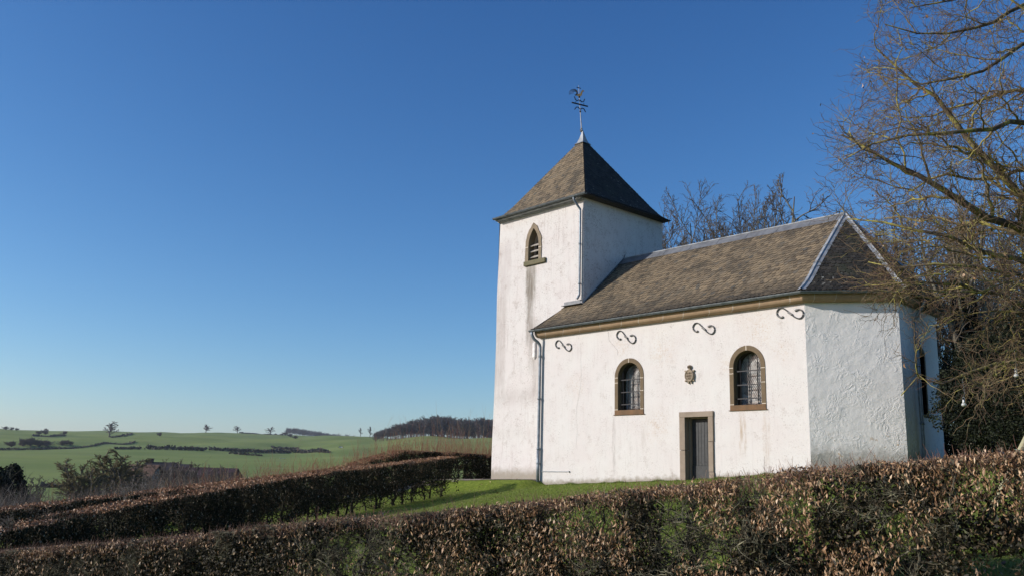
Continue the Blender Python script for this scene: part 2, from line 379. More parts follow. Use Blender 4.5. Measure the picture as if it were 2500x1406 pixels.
def ground(x, y):
    x = np.asarray(x, float); y = np.asarray(y, float)
    lin = np.where(x < 0, .05*x, .085*x); lin = np.clip(lin, -1.2, 1.9)
    near = lin+.12*np.clip(y, -34, 0)-.0*y
    w = sstep(-6.9, -7.5, x)*sstep(-1.7, -.3, y)*sstep(-24, -16, x); near = near*(1-w)+w*(-.24+.02*np.clip(x+11, -8, 4))
    dx, dy = x-CAMP[0], y-CAMP[1]; r = np.hypot(dx, dy)+1e-6
    f = -math.sin(YAW)*dx+math.cos(YAW)*dy; s = math.cos(YAW)*dx+math.sin(YAW)*dy
    a = np.arctan2(s, f); px = np.where(np.abs(a) < 1.3, 1250+FPX/math.cos(PIT)*np.tan(np.clip(a, -1.3, 1.3)), np.where(a < 0, -9e3, 9e3))
    k = np.clip(np.interp(px, _AZK, np.arange(len(_AZK))), 0, len(_AZK)-1.0001); i = k.astype(int); fr = k-i
    fr = fr*fr*(3-2*fr)
    lr = np.log(np.clip(r, 45, 7000)); zs = np.stack([np.interp(lr, np.log(_RK), z) for z in _ZK], 0)
    zi = np.take_along_axis(zs.reshape(len(_ZK), -1), i.reshape(1, -1), 0).reshape(r.shape); zj = np.take_along_axis(zs.reshape(len(_ZK), -1), (i+1).reshape(1, -1), 0).reshape(r.shape)
    far = zi*(1-fr)+zj*fr
    hill = sstep(500, 900, r)*sstep(3500, 2300, r)
    for an, wl, ph in _WAVES: far = far+hill*.55*np.sin((x*math.cos(an)+y*math.sin(an))*6.283/wl+ph+1.5*np.sin(x/230+ph))
    # lynchet steps across the far hillside
    q = far/9.0; fq = q-np.floor(q); far = far+hill*1.6*(sstep(.35, .75, fq)-fq)*(np.sin(x/170+y/260)*.5+.5)
    # a lip of ground before the valley drops away
    far = far-.8*np.exp(-((r-60)/18)**2)*(px < 1300)
    wf = sstep(42, 75, r)
    return near*(1-wf)+far*wf
def gz(x, y): return float(ground(np.array([x]), np.array([y]))[0])
def hit(px, py, r0=40, r1=5000):
    d = ray(px, py); d = d/np.hypot(d[0], d[1]); r = np.exp(np.linspace(math.log(r0), math.log(r1), 4000))
    P = CAMP+d*r[:, None]; under = P[:, 2] < ground(P[:, 0], P[:, 1]); k = int(np.argmax(under))
    if not under.any(): g = ground(P[:, 0], P[:, 1]); k = int(np.argmax((g-CAMP[2])/r))       # just over the skyline: stand on the crest
    p = P[k].copy(); p[2] = gz(p[0], p[1]); return p
def along(px, r):
    """a spot on the ground r metres out in the direction of that column of the photograph"""
    d = ray(px, 1150); d = d/np.hypot(d[0], d[1]); p = CAMP+d*r; p[2] = gz(p[0], p[1]); return p

def build_ground():
    rr = np.r_[0.0, np.exp(np.linspace(math.log(.6), math.log(60), 480)), np.exp(np.linspace(math.log(61.5), math.log(9000), 260))]
    aa = np.r_[np.linspace(-.72, .72, 520), np.linspace(.72, 2*math.pi-.72, 90)[1:-1]]
    A, Rr = np.meshgrid(aa, rr, indexing='xy'); nr, na = A.shape
    X = CAMP[0]+Rr*(np.cos(A)*-math.sin(YAW)+np.sin(A)*math.cos(YAW)); Y = CAMP[1]+Rr*(np.cos(A)*math.cos(YAW)+np.sin(A)*math.sin(YAW))
    Z = ground(X, Y); V = np.stack([X, Y, Z], -1).reshape(-1, 3)
    idx = np.arange(nr*na).reshape(nr, na); nx = np.roll(idx, -1, 1)
    Q = np.stack([idx[:-1], idx[1:], nx[1:], nx[:-1]], -1).reshape(-1, 4)
    me = raw_mesh('ground', V, None, Q)
    t = NT('meadow', .95, .1); X, Y, Z = t.xyz()
    d = t.node('VectorMath', operation='LENGTH'); t.put(d.inputs[0], t.co()); d = d.outputs['Value']
    f1 = t.noise(9, 6, .7); f2 = t.noise(.5, 4); f3 = t.noise(.012, 4, .5, t.scale((1, 1, 0))); f4 = t.noise(.05, 5, .6)
    lawn = t.mix(t.ramp(f1, .3, .7), (.085, .125, .014), (.175, .215, .032)); lawn = t.mix(t.mul(t.ramp(f2, .45, .7), .45), lawn, (.15, .15, .05))
    field = t.mix(t.ramp(f3, .35, .65), (.17, .22, .05), (.235, .275, .07)); field = t.mix(t.mul(t.ramp(f4, .45, .75), .4), field, (.19, .19, .085))
    vo = t.node('TexVoronoi'); t.put(vo.inputs['Vector'], t.scale((.0032, .0017, 0))); vo.inputs['Scale'].default_value = 1.0
    field = t.mix(t.mul(t.xyz(vo.outputs['Color'])[0], .3), field, (.13, .19, .075))
    wv = t.node('TexWave'); t.put(wv.inputs['Vector'], t.scale((1, 1, 0))); wv.inputs['Scale'].default_value = .045; wv.inputs['Distortion'].default_value = 6; wv.inputs['Detail'].default_value = 3; wv.inputs['Detail Scale'].default_value = .4
    field = t.mix(t.mul(t.ramp(wv.outputs['Fac'], .55, .95), .38), field, (.12, .155, .05)); field = t.mix(t.mul(t.ramp(t.noise(.02, 6, .7), .55, .7), .35), field, (.24, .25, .12))
    scrub = t.mix(t.ramp(t.noise(.35, 5), .35, .65), (.075, .065, .035), (.10, .12, .04))
    c = t.mix(t.ramp(d, 24, 34), lawn, scrub); c = t.mix(t.ramp(d, 150, 190), c, field)
    t.bump(f1, .6, .03)
    o = link('ground', me); me.materials.append(t.col(c)); tag(o, 'green lawn and rolling meadows reaching to the skyline', 'ground', kind='structure')
build_ground()

def gravel():
    xs = np.linspace(-24, -7.35, 90); V = []; F = []
    fr = lambda x: np.interp(x, [-24, -15, -12, -9.5, -7.35], [-5.5, -1.6, -.75, -.42, -.22])
    bk = lambda x: np.interp(x, [-24, -12, -11.2, -11.0, -7.4], [5.2, 5.2, 5.2, .79, .79])
    rng = random.Random(3)
    for i, x in enumerate(xs):
        a = fr(x)+rng.uniform(-.06, .06); b = bk(x)
        for j in range(13):
            y = a+(b-a)*j/12; V.append((x, y, gz(x, y)+.012+(.0 if j in (0, 12) else rng.uniform(.004, .018))))
    for i in range(len(xs)-1):
        for j in range(12): F.append((i*13+j, (i+1)*13+j, (i+1)*13+j+1, i*13+j+1))
    b = MB(); b.add(V, F); t = NT('gravel', .95, .1); f = t.noise(40, 5, .7); g = t.noise(2.5, 5, .6)
    c = t.mix(t.ramp(f, .3, .7), (.13, .105, .085), (.30, .255, .215)); c = t.mix(t.mul(t.ramp(g, .5, .7), .5), c, (.13, .13, .06)); t.bump(f, .8, .02)
    tag(b.build('gravel_path', t.col(c)), 'grey gravel path along the foot of the tower', 'path', kind='structure')
gravel()

def grass():
    rng = np.random.default_rng(8); n = 150000
    x = rng.uniform(-13, 15, n); y = -(rng.random(n)**1.2)*17.5
    inside = (y < -.25+.0*x) & (x < 15) & ((x > -7.3) | (y < -.9-.25*np.maximum(0, -9.5-x)))
    x, y = x[inside], y[inside]; z = ground(x, y)-.004; m = len(x)
    h = rng.uniform(.018, .05, m); a = rng.uniform(0, 6.28, m); le = rng.normal(0, .02, (m, 2)); w = .0035+.004*rng.random(m)
    p = np.stack([x, y, z], 1); s = np.stack([np.cos(a)*w, np.sin(a)*w, 0*a], 1); tip = p+np.stack([le[:, 0], le[:, 1], h], 1)
    V = np.stack([p-s, p+s, tip], 1).reshape(-1, 3); T = np.arange(m*3).reshape(-1, 3)
    k = 9000; xt = rng.uniform(-7.2, 4.2, k); pt = np.stack([xt, -.02-np.abs(rng.normal(0, .07, k)), 0*xt], 1); pt[:, 2] = ground(pt[:, 0], pt[:, 1])-.004     # longer tufts the mower misses at the wall foot
    cl = np.clip(np.sin(xt*3.1)+np.sin(xt*7.7+1)+rng.normal(0, .5, k), 0, None); h = .03+.045*cl*rng.random(k); a = rng.uniform(0, 6.28, k); sd = np.stack([np.cos(a)*.005, np.sin(a)*.005, 0*a], 1)
    V = np.concatenate([V, np.stack([pt-sd, pt+sd, pt+np.stack([rng.normal(0, .02, k), rng.normal(0, .02, k), h], 1)], 1).reshape(-1, 3)]); T = np.arange(len(V)).reshape(-1, 3)
    o = link('lawn_grass', raw_mesh('lawn_grass', V, T, None, False))
    o.data.materials.append(island('grass_blade', [(0, (.07, .115, .012)), (.6, (.16, .22, .028)), (.9, (.22, .25, .055)), (1, (.32, .28, .13))], .6))
    tag(o, 'short mown grass on the sloping lawn before the chapel', 'grass', kind='stuff')
grass()

# ------------------------------------------------------------------ the chapel
def build_chapel():
    root = empty('chapel'); tag(root, 'small white plastered chapel with slate roofs and a square tower', 'chapel')
    PLAN = [(-7.45, 0), (4.0, 0), (6.11, 1.6), (5.9, 4.65), (4.0, 6.4), (-5.9, 6.4)]
    def offs(i, o):
        p = [np.array(q, float) for q in PLAN[i-1:i+2]]; d1, d2 = unit(p[1]-p[0]), unit(p[2]-p[1]); n1 = np.array((d1[1], -d1[0])); n2 = np.array((d2[1], -d2[0])); b_ = unit(n1+n2)
        return tuple(p[1]+b_*o/(b_@n1))
    edir = lambda i: unit(np.array(PLAN[i+1], float)-np.array(PLAN[i], float))
    def arch(cx, hw, z0, zs, n=20, r=None):
        r = r or hw; a = np.linspace(0, math.pi, n)
        return [(cx-hw, z0), (cx+hw, z0)]+[(cx+hw*math.cos(t), zs+r*math.sin(t)) for t in a]
    def pointed(cx, hw, z0, zs, za, n=10):
        Hh = za-zs; Rr = (hw*hw+Hh*Hh)/(2*hw); tm = math.asin(min(1, Hh/Rr))
        right = [(cx+hw-Rr+Rr*math.cos(t), zs+Rr*math.sin(t)) for t in np.linspace(0, tm, n)]
        return [(cx-hw, z0), (cx+hw, z0)]+right+[(2*cx-u, v) for u, v in right[::-1][1:]]
    # ---- walls with real openings
    W1 = (-2.855, .66, 2.16, 3.50, 4.145); W2 = (1.955, .645, 2.155, 3.52, 4.175)
    hole = lambda w: arch(w[0], w[1]-.06, w[2]+.05, w[3], r=w[4]-w[3]-.06)
    doorh = [(-.55, -.6), (.56, -.6), (.56, 2.08), (-.55, 2.08)]
    b = MB(); fr = lambda u, v: (u, 0.0, v)
    b.poly([(-7.45, -1.2), (4.0, -.9), (4.0, 5.62), (-7.45, 5.62)], [hole(W1), hole(W2), doorh], fr)
    for h in (hole(W1), hole(W2), doorh):
        n = len(h); b.add([(u, y, v) for u, v in h for y in (0, .62)], [(2*i, 2*((i+1) % n), 2*((i+1) % n)+1, 2*i+1) for i in range(n)])
    b.add([(-7.45, 0, -1.2), (-7.45, .86, -1.2), (-7.45, .86, 5.62), (-7.45, 0, 5.62)], [(0, 1, 2, 3)])
    b.build('nave_wall', M['nave'], root)
    b = MB(); b.add([(4, 6.4, -1), (-5.9, 6.4, -1), (-5.9, 6.4, 5.62), (4, 6.4, 5.62)], [(0, 1, 2, 3)]); b.build('nave_wall', M['nave'], root)
    b = MB(); b.add([(-7.4, .62, -1), (3.9, .62, -1), (3.9, .62, 5.5), (-7.4, .62, 5.5)], [(0, 1, 2, 3)]); b.build('dark_backing_sheet', M['dark'], root)  # near-black sheet added behind the openings, standing in for the unlit interior
    b = MB()
    D1, D2, D3 = edir(1), edir(2), edir(3); fc = lambda u, v: (4+u*D1[0], u*D1[1], v)
    L = 1.6/D1[1]
    b.poly([(0, -.9), (L, -.6), (L, 5.62), (0, 5.62)], [], fc)
    eh = [(2.80, 2.1), (3.40, 2.1), (3.40, 3.9), (3.1, 4.15), (2.80, 3.9)]; xe = lambda u: 6.11-.06885*(u-1.6); fe = lambda u, v: (xe(u), u, v)
    b.poly([(1.6, -.6), (4.65, -.6), (4.65, 5.62), (1.6, 5.62)], [eh], fe)
    n = len(eh); b.add([(xe(u)-x, u, v) for u, v in eh for x in (0, .35)], [(2*i, 2*((i+1) % n), 2*((i+1) % n)+1, 2*i+1) for i in range(n)])
    b.add([(5.9, 4.65, -.6), (4, 6.4, -.6), (4, 6.4, 5.62), (5.9, 4.65, 5.62)], [(0, 1, 2, 3)])
    b.build('apse_wall', M['apse'], root)
    b = MB(); x0, x1, y0, y1, zt = -11.0, -5.87, .8, 5.75, 11.02
    TW = pointed(-8.75, .36, 8.76, 9.42, 10.24)
    # the tower's faces carry a little of the old wall's unevenness in their corners
    b.poly([(x0-.06, -1.2), (x1, -1.2), (x1, zt), (x0+.06, zt), (x0+.02, 9.2), (x0-.03, 7.6), (x0+.0, 5.5), (x0-.02, 3.2), (x0-.07, 1.0)], [TW], lambda u, v: (u, y0, v))
    n = len(TW); b.add([(u, y, v) for u, v in TW for y in (y0, y0+.5)], [(2*i, 2*((i+1) % n), 2*((i+1) % n)+1, 2*i+1) for i in range(n)])
    b.add([(-9.3, 1.3, 8.5), (-8.2, 1.3, 8.5), (-8.2, 1.3, 10.5), (-9.3, 1.3, 10.5)], [(0, 1, 2, 3)], 1)  # sheet painted dark to stand for the unlit belfry
    for q in (((x1, y0), (x1, y1)), ((x1, y1), (x0, y1)), ((x0, y1), (x0, y0))):
        (ax, ay), (bx, by) = q; b.add([(ax, ay, -1.2), (bx, by, -1.2), (bx, by, zt), (ax, ay, zt)], [(0, 1, 2, 3)])
    b.build('tower_wall', [M['tower'], M['dark']], root)

    # ---- roofs: every slate is a tilted plate
    rng = np.random.default_rng(11)
    def slates(b, Lf, Rf, e, s0, s1, prof_len, expo=.150, w=.155, mi=0):
        e = np.array(e, float); Lp = lambda s: np.array(Lf(s), float); N = int(prof_len/expo)
        ss = np.linspace(s0, s1, N+1); ds = (s1-s0)/N
        for k in range(N):
            sb = ss[k]; stp = min(1.0, sb+1.6*ds); off = (k % 2)*.5*w+rng.uniform(-.02, .02)
            uL, uR = Lp(sb)@e, np.array(Rf(sb))@e
            m0 = int(math.floor((min(uL, Lp(stp)@e)-off)/w))-1; m1 = int(math.ceil((max(uR, np.array(Rf(stp))@e)-off)/w))+1
            dS = (Lp(min(1, sb+.02))-Lp(sb)); dS = dS-(dS@e)*e; nv = np.cross(e, dS); nv /= np.linalg.norm(nv); nv = nv*np.sign(nv[2])
            for q in range(m0, m1):
                j = rng.normal(0, .004); g = w*.48; sj = sb+rng.normal(0, .07)*ds; li = rng.uniform(.014, .026)
                pts = [(-g, stp, .001), (-g, sj+.35*ds, li*.9), (-g*.45, sj, li), (g*.45, sj, li), (g, sj+.35*ds, li*.9), (g, stp, .001)]
                uc = off+q*w+j; out = []; wid = 0
                for du, s, h in pts:
                    s_ = min(max(s, 0), 1); a = Lp(s_); lo, hi = a@e, np.array(Rf(s_))@e
                    u = min(max(uc+du, lo), max(lo, hi)); out.append(a+e*(u-lo)+nv*h)
                us = [p@e for p in out]
                if max(us)-min(us) < .02: continue
                b.add(out, [(0, 1, 2, 3, 4, 5)], mi)
                low = [p-nv*.02 for p in out[1:5]]; b.add([q_+nv*.0005 for q_ in out[1:5]]+low, [(0, 4, 5, 1), (1, 5, 6, 2), (2, 6, 7, 3)], 3)
    PY = [-.38, 0, .4, .8, 3.2]; PZ = [5.60, 5.84, 6.2, 6.6, 8.78]
    zp = lambda s: float(np.interp(-.38+3.58*s, PY, PZ))
    lerp = lambda a, c, s: np.array(a)*(1-s)+np.array(c)*s
    AP = np.array((3.82, 3.2))
    C0, C1, C2, C3 = offs(1, .38), offs(2, .38), offs(3, .38), offs(4, .38)
    hip = lambda c: (lambda s: (*lerp(c, AP, s), zp(s)-.004))
    sT = 1.18/3.58
    wl = lambda s: (-7.6+.74*min(1, s/sT), -.38+3.58*s, zp(s)-.004)
    el = lambda s: (-5.87, -.38+3.58*s, zp(s)-.004)
    b = MB()
    def deck(Lf, Rf, s0, s1, mi=1, drop=.012):
        ss = np.linspace(s0, s1, 13); V = []
        for s in ss:
            for p in (Lf(s), Rf(s)): V.append((p[0], p[1], p[2]-drop))
        b.add(V, [(2*i, 2*i+1, 2*i+3, 2*i+2) for i in range(12)], mi)
    deck(wl, hip(C0), 0, sT); deck(el, hip(C0), sT, 1); deck(hip(C0), hip(C1), 0, 1); deck(hip(C1), hip(C2), 0, 1); deck(hip(C2), hip(C3), 0, 1)
    nl = lambda s: (-5.87, 6.78-3.58*s, zp(s)); deck(nl, hip(C3), 0, 1)
    b.add([(-7.6, -.38, 5.58), (-7.6, .8, 5.58), (-6.86, .8, 6.58)], [(0, 1, 2)], 1)
    # soffit board between wall and gutter
    b.sweep([(-7.6, 0)]+PLAN[1:], [(0, 5.615), (.38, 5.585)], mi=1)
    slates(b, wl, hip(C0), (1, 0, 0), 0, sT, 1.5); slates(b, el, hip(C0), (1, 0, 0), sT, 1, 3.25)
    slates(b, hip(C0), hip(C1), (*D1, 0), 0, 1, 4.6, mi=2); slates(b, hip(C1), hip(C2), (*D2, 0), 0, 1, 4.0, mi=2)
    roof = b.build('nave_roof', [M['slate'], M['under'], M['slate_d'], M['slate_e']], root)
    # ridge: lead apron with a pale rolled cap
    b = MB(); b.add([(-5.86, 3.2-.30, 8.535), (3.72, 3.2-.30, 8.535), (3.78, 3.2, 8.815), (-5.86, 3.2, 8.815)], [(0, 1, 2, 3)])
    b.add([(-5.86, 3.5, 8.535), (3.72, 3.5, 8.535), (3.78, 3.2, 8.815), (-5.86, 3.2, 8.815)], [(3, 2, 1, 0)])
    b.tube([(-5.86, 3.2, 8.83), (3.8, 3.2, 8.83)], .026, 8, 1)
    for x in np.arange(-4.9, 3.6, 1.25): b.box((x, 3.05, 8.68), (.03, .32, .012), np.array([[1, 0, 0], [0, .733, -.68], [0, .68, .733]]), 0)
    b.build('ridge_cap', [M['lead'], M['zincl']], roof)
    for (c, e1, e2) in ((C0, (-1, 0), tuple(D1)), (C1, tuple(-D1), tuple(D2)), (C2, tuple(-D2), tuple(D3)), (C3, tuple(-D3), (-1, 0))):
        b = MB(); V = []; ss = np.linspace(0, .995, 15); h = hip(c)
        for s in ss:
            p = np.array(h(s)); w = .125 if s < .9 else .125*(1-s)/.1+.03
            for q in (p+np.array((*e1, 0))*w+(0, 0, .028), p+np.array((*e1, 0))*.035+(0, 0, .04), p+(0, 0, .085), p+np.array((*e2, 0))*.035+(0, 0, .04), p+np.array((*e2, 0))*w+(0, 0, .028)): V.append(q)
        b.add(V, [(5*i+j, 5*i+j+1, 5*i+j+6, 5*i+j+5) for i in range(14) for j in range(4)])
        for s in (.12, .34, .56, .78):
            p = np.array(h(s)); b.tube([p+np.array((*e1, 0))*.15+(0, 0, .034), p+(0, 0, .094), p+np.array((*e2, 0))*.15+(0, 0, .034)], .009, 5)
        b.build('hip_flashing', M['zincl'], roof)
    # flashing where the nave roof meets the tower
    b = MB(); b.box((-6.38, .775, 6.70), (1.0, .05, .13)); b.box((-6.4, .70, 6.605), (1.02, .16, .02))
    b.tube([(-5.84, .82, 6.68), (-5.84, 3.18, 8.84), (-5.84, 3.25, 9.0)], .02, 5); b.build('flashing', M['lead'], roof)

    # ---- tower roof
    cx, cy = -8.225, 3.15; hx, hy = 2.745, 2.70
    TS = [0, .11, .22, 1]; TZ = [10.93, 11.13, 11.52, 14.72]
    tz = lambda s: float(np.interp(s, TS, TZ))
    corner = lambda sx, sy: (lambda s: (cx+sx*hx*(1-s), cy+sy*hy*(1-s), tz(s)))
    b = MB()
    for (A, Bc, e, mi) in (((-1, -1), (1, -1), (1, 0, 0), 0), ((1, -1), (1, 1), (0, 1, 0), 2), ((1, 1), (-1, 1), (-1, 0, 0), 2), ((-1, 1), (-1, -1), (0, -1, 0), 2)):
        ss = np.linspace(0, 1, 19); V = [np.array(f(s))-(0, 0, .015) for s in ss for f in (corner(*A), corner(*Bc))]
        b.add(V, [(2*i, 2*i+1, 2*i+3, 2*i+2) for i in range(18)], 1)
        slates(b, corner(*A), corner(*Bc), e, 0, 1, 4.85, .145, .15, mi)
    b.add([corner(-1, -1)(0), corner(1, -1)(0), corner(1, 1)(0), corner(-1, 1)(0)], [(0, 1, 2, 3)], 1)
    b.v[-1][:, 2] -= .02
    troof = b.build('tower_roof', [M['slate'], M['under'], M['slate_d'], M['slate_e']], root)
    b = MB()
    ringz = [(14.42, .27), (14.52, .175), (14.72, .105), (15.05, .02)]
    V = [(cx+sx*r*1.03, cy+sy*r, z) for z, r in ringz for sx, sy in ((-1, -1), (1, -1), (1, 1), (-1, 1))]
    b.add(V, [(4*i+j, 4*i+(j+1) % 4, 4*i+4+(j+1) % 4, 4*i+4+j) for i in range(3) for j in range(4)])
    b.build('finial_cap', M['zincl'], troof)
    b = MB(); b.sweep([(-11.0, .8), (-5.87, .8)], [(.0, 10.82), (.10, 10.82), (.10, 10.86), (.27, 10.875), (.27, 10.92), (0, 10.92)], True)
    b.build('eaves_board', M['zincl'], troof)
    def gutter(path, o, z, name, parent, r=.075):
        b = MB(); a = np.linspace(math.pi, 2*math.pi, 9)
        prof = [(o+r*math.cos(t), z+r*math.sin(t)) for t in a]+[(o+(r-.012)*math.cos(t), z+(r-.012)*math.sin(t)) for t in a[::-1]]
        b.sweep(path, prof, True)
        P = np.array(path, float)
        for i in range(len(P)-1):
            d = P[i+1]-P[i]; l = np.linalg.norm(d); d /= l; nr = np.array((d[1], -d[0]))
            for u in np.arange(.35, l, .62):
                p = P[i]+d*u; rr = r+.008
                V = [(p[0]+d[0]*k+nr[0]*(o+rr*math.cos(t)), p[1]+d[1]*k+nr[1]*(o+rr*math.cos(t)), z+rr*math.sin(t)) for t in a for k in (-.014, .014)]
                b.add(V, [(2*j, 2*j+1, 2*j+3, 2*j+2) for j in range(8)])
        b.tube([P[0]@np.eye(2, 3)+np.array([0, 0, z])+np.append(np.array((0, -1.0))*(o+r), 0)]+[P[-1 if len(P) == 2 else 1]@np.eye(2, 3)+np.array([0, 0, z])+np.append(np.array((0, -1.0))*(o+r), 0)], .012, 6) if len(P) == 2 else None
        return b.build(name, M['gut'], parent, False)
    gutter([(-11.0, .8), (-5.45, .8)], .36, 10.955, 'gutter', troof, .07)
    gutter([(-7.62, 0)]+PLAN[1:], .405, 5.56, 'gutter', roof, .075)
    b = MB(); b.sweep([(-7.45, 0)]+PLAN[1:], [(0, 5.285), (.10, 5.285), (.17, 5.30), (.225, 5.33), (.262, 5.375), (.285, 5.43), (.295, 5.485), (.30, 5.585), (0, 5.585)], True)
    b.build('cornice', M['cornice'], root)

    # ---- windows
    def window(w, pts_bars, nv):
        cx_, hw, z0, zs, za = w; r1 = za-zs
        b = MB(); n = 28
        outer = arch(cx_, hw, z0+.17, zs, n, r1); inner = arch(cx_, hw-.15, z0+.17, zs, n, r1-.155); inn2 = arch(cx_, hw-.185, z0+.17, zs, n, r1-.19)
        # drop the bottom edge, keep jambs and arch
        O = outer[1:]+[outer[0]]; I = inner[1:]+[inner[0]]; J = inn2[1:]+[inn2[0]]; k = len(O)
        yo = -.02
        rows = [(O, .03), (O, yo), (I, yo), (I, .13), (J, .13), (J, .40)]
        V = [(u, y, v) for pts, y in rows for u, v in pts]
        b.add(V, [(r*k+i, r*k+i+1, (r+1)*k+i+1, (r+1)*k+i) for r in range(4) for i in range(k-1)])
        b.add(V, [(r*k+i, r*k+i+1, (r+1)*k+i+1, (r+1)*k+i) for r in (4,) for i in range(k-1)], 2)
        # pale mortar joints, a hair proud of the stone
        for ang in (90,):
            t = rad(ang); ro, ri = r1, r1-.155
            b.box((cx_-.01, yo, zs+(ro+ri)/2), (.022, .006, ro-ri-.004), None, 1)
        for sx, z in ((-1, zs-.02), (-1, zs-.2), (1, zs-.08), (1, zs-.52), (-1, z0+.19), (1, z0+.19)):
            b.box((cx_+sx*(hw-.075), yo, z), (.146, .006, .016), None, 1)
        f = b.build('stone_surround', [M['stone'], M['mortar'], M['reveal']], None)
        wd = empty('window'); wd.parent = root; f.parent = wd
        b = MB(); b.box((cx_, .10, z0+.09), (2*hw+.0, .26, .16)); b.box((cx_, -.022, z0+.005), (2*hw+.09, .05, .022)); s_ = b.build('sill', M['sill'], wd); bevel(s_, .008)
        b = MB(); zz = [z0+.37, z0+.80, z0+1.235]
        for z in zz: b.box((cx_, .085, z), (2*(hw-.17), .012, .034))
        for q in range(nv):
            x = cx_+(hw-.19)*(2*(q+.5)/nv-1)*1.02; top = zs+math.sqrt(max(0, (r1-.2)**2-(x-cx_)**2))-.03
            top = min(top, z0+1.66); pts = [(x+.01*math.sin(5*z+q), .10, z) for z in np.linspace(z0+.17, top-.14, 8)]+[(x, .10, top)]
            b.tube(pts, [.0165]*8+[.003], 6)
        b.build('bars', M['blackiron'], wd)
        b = MB(); pl = inn2; b.poly([(u, v) for u, v in pl], [], lambda u, v: (u, .385, v)); pane = b.build('pane', glass, wd)
        b = MB(); g = .115                              # lead lattice
        for sgn in (-1, 1):
            for c in np.arange(-3, 3, g):
                ps = []
                for t in np.linspace(-1.6, 1.6, 200):
                    u = cx_+t*.5*sgn*.75; v = z0+1+c+t*.62
                    inside = abs(u-cx_) < hw-.19 and v > z0+.17 and (v < zs or (u-cx_)**2/(hw-.19)**2+(v-zs)**2/(r1-.19)**2 < 1)
                    if inside: ps.append((u, .38, v))
                if len(ps) > 2: b.tube([ps[0], ps[-1]], .0032, 4)
        b.build('lead_lattice', M['blackiron'], pane)
        return wd
    t = NT('leaded_glass', .12, .6); r = t.noise(7, 3); vo = t.node('TexVoronoi'); t.put(vo.inputs['Vector'], t.scale((1, 1, .8))); vo.inputs['Scale'].default_value = 8
    v = t.xyz(vo.outputs['Color'])[0]; t.bump(t.m('ADD', v, r), .35, .02)
    glass = t.col(t.mix(v, (.20, .20, .20), (.50, .50, .48)))
    window(W1, None, 4); window(W2, None, 3)
    # apse window: stone-edged opening in the shaded east wall
    wd = empty('window'); wd.parent = root; b = MB()
    V = [(xe(u*k+3.1*(1-k))+x, u*k+3.1*(1-k), 3.1*(1-k2)+v*k2) for x, k, k2 in ((.015, 1.25, 1.09), (.015, 1, 1), (-.2, 1, 1)) for u, v in eh]
    n = len(eh); b.add(V, [(r_*n+i, r_*n+(i+1) % n, (r_+1)*n+(i+1) % n, (r_+1)*n+i) for r_ in range(2) for i in range(n)]); b.build('stone_surround', M['stone'], wd)
    b = MB(); b.poly(eh, [], lambda u, v: (xe(u)-.23, u, v)); b.build('pane', glass, wd)
    # belfry opening
    wd = empty('belfry_window'); wd.parent = root
    O = pointed(-8.765, .50, 8.8, 9.42, 10.42)[1:]; I = pointed(-8.75, .31, 8.8, 9.42, 10.18)[1:]
    O.append((-9.265, 8.8)); I.append((-9.06, 8.8)); k = len(O); b = MB(); rr = random.Random(4)
    O = [(u+rr.uniform(-.03, .03), v+rr.uniform(-.02, .02)) for u, v in O]
    V = [(u, y, v) for pts, y in ((O, .82), (O, .765), (I, .765), (I, 1.1)) for u, v in pts]
    b.add(V, [(r_*k+i, r_*k+i+1, (r_+1)*k+i+1, (r_+1)*k+i) for r_ in range(3) for i in range(k-1)])
    for sx in (-1, 1): b.box((-8.75+sx*.415-.01, .764, 9.40 if sx < 0 else 9.3), (.19, .006, .02), None, 1)
    b.build('stone_surround', [M['stonet'], M['mortar']], wd)
    b = MB(); b.box((-8.635, .85, 8.69), (1.29, .3, .2)); bevel(b.build('sill', M['sillt'], wd), .02)
    for z in (9.486, 9.235, 8.984):
        b = MB(); b.box((-8.75, .93, z), (.62, .17, .028), np.array([[1, 0, 0], [0, .82, -.57], [0, .57, .82]])); b.build('louvre', M['louvre'], wd)

    # ---- door
    dr = empty('doorway'); dr.parent = root
    b = MB()
    def jamb(xa, xb, za, zb, y=-.025): b.box(((xa+xb)/2, .06+y/2, (za+zb)/2), (xb-xa, .2+abs(y), zb-za))
    jamb(-.65, -.43, -.3, .93); jamb(-.655, -.43, .945, 2.0); jamb(.485, .675, -.3, .25); jamb(.48, .66, .26, 1.2); jamb(.485, .672, 1.21, 2.0)
    jamb(-.66, .68, 2.0, 2.175, -.028)
    b.box((-.405, .31, .9), (.05, .3, 2.2)); b.box((.465, .31, .9), (.05, .3, 2.2)); b.box((.03, .31, 1.985), (.92, .3, .05))
    b.box((.02, .18, -.33), (1.2, .55, .6))
    bevel(b.build('door_frame', M['stoned'], dr), .012)
    b = MB(); rr = random.Random(7)
    for i in range(7):
        xa = -.38+i*.121; b.box((xa+.0605, .385+rr.uniform(-.003, .003), 1.16), (.113, .05, 1.42))
    b.box((.04, .40, 1.91), (.84, .04, .09)); b.box((.04, .375, .235), (.84, .07, .42)); b.box((.04, .41, 1.0), (.84, .02, 1.9))
    for i in range(7):
        for z in (.55, .75, 1.0, 1.25, 1.5, 1.75):
            if (i+int(z*4)) % 2 == 0: b.box((-.32+i*.121, .357, z), (.02, .012, .02), None, 1)
    for i in range(4): b.box((-.22+i*.2, .337, .38), (.02, .01, .02), None, 1)
    d = bevel(b.build('door', [M['door'], M['blackiron']], dr), .005); d.location.y = -.09
    b = MB(); b.box((.385, .352, 1.02), (.045, .01, .16)); b.tube([(.385, .35, 1.04), (.385, .30, 1.04), (.30, .295, 1.035)], .011, 6); b.build('handle', M['zinc'], d)

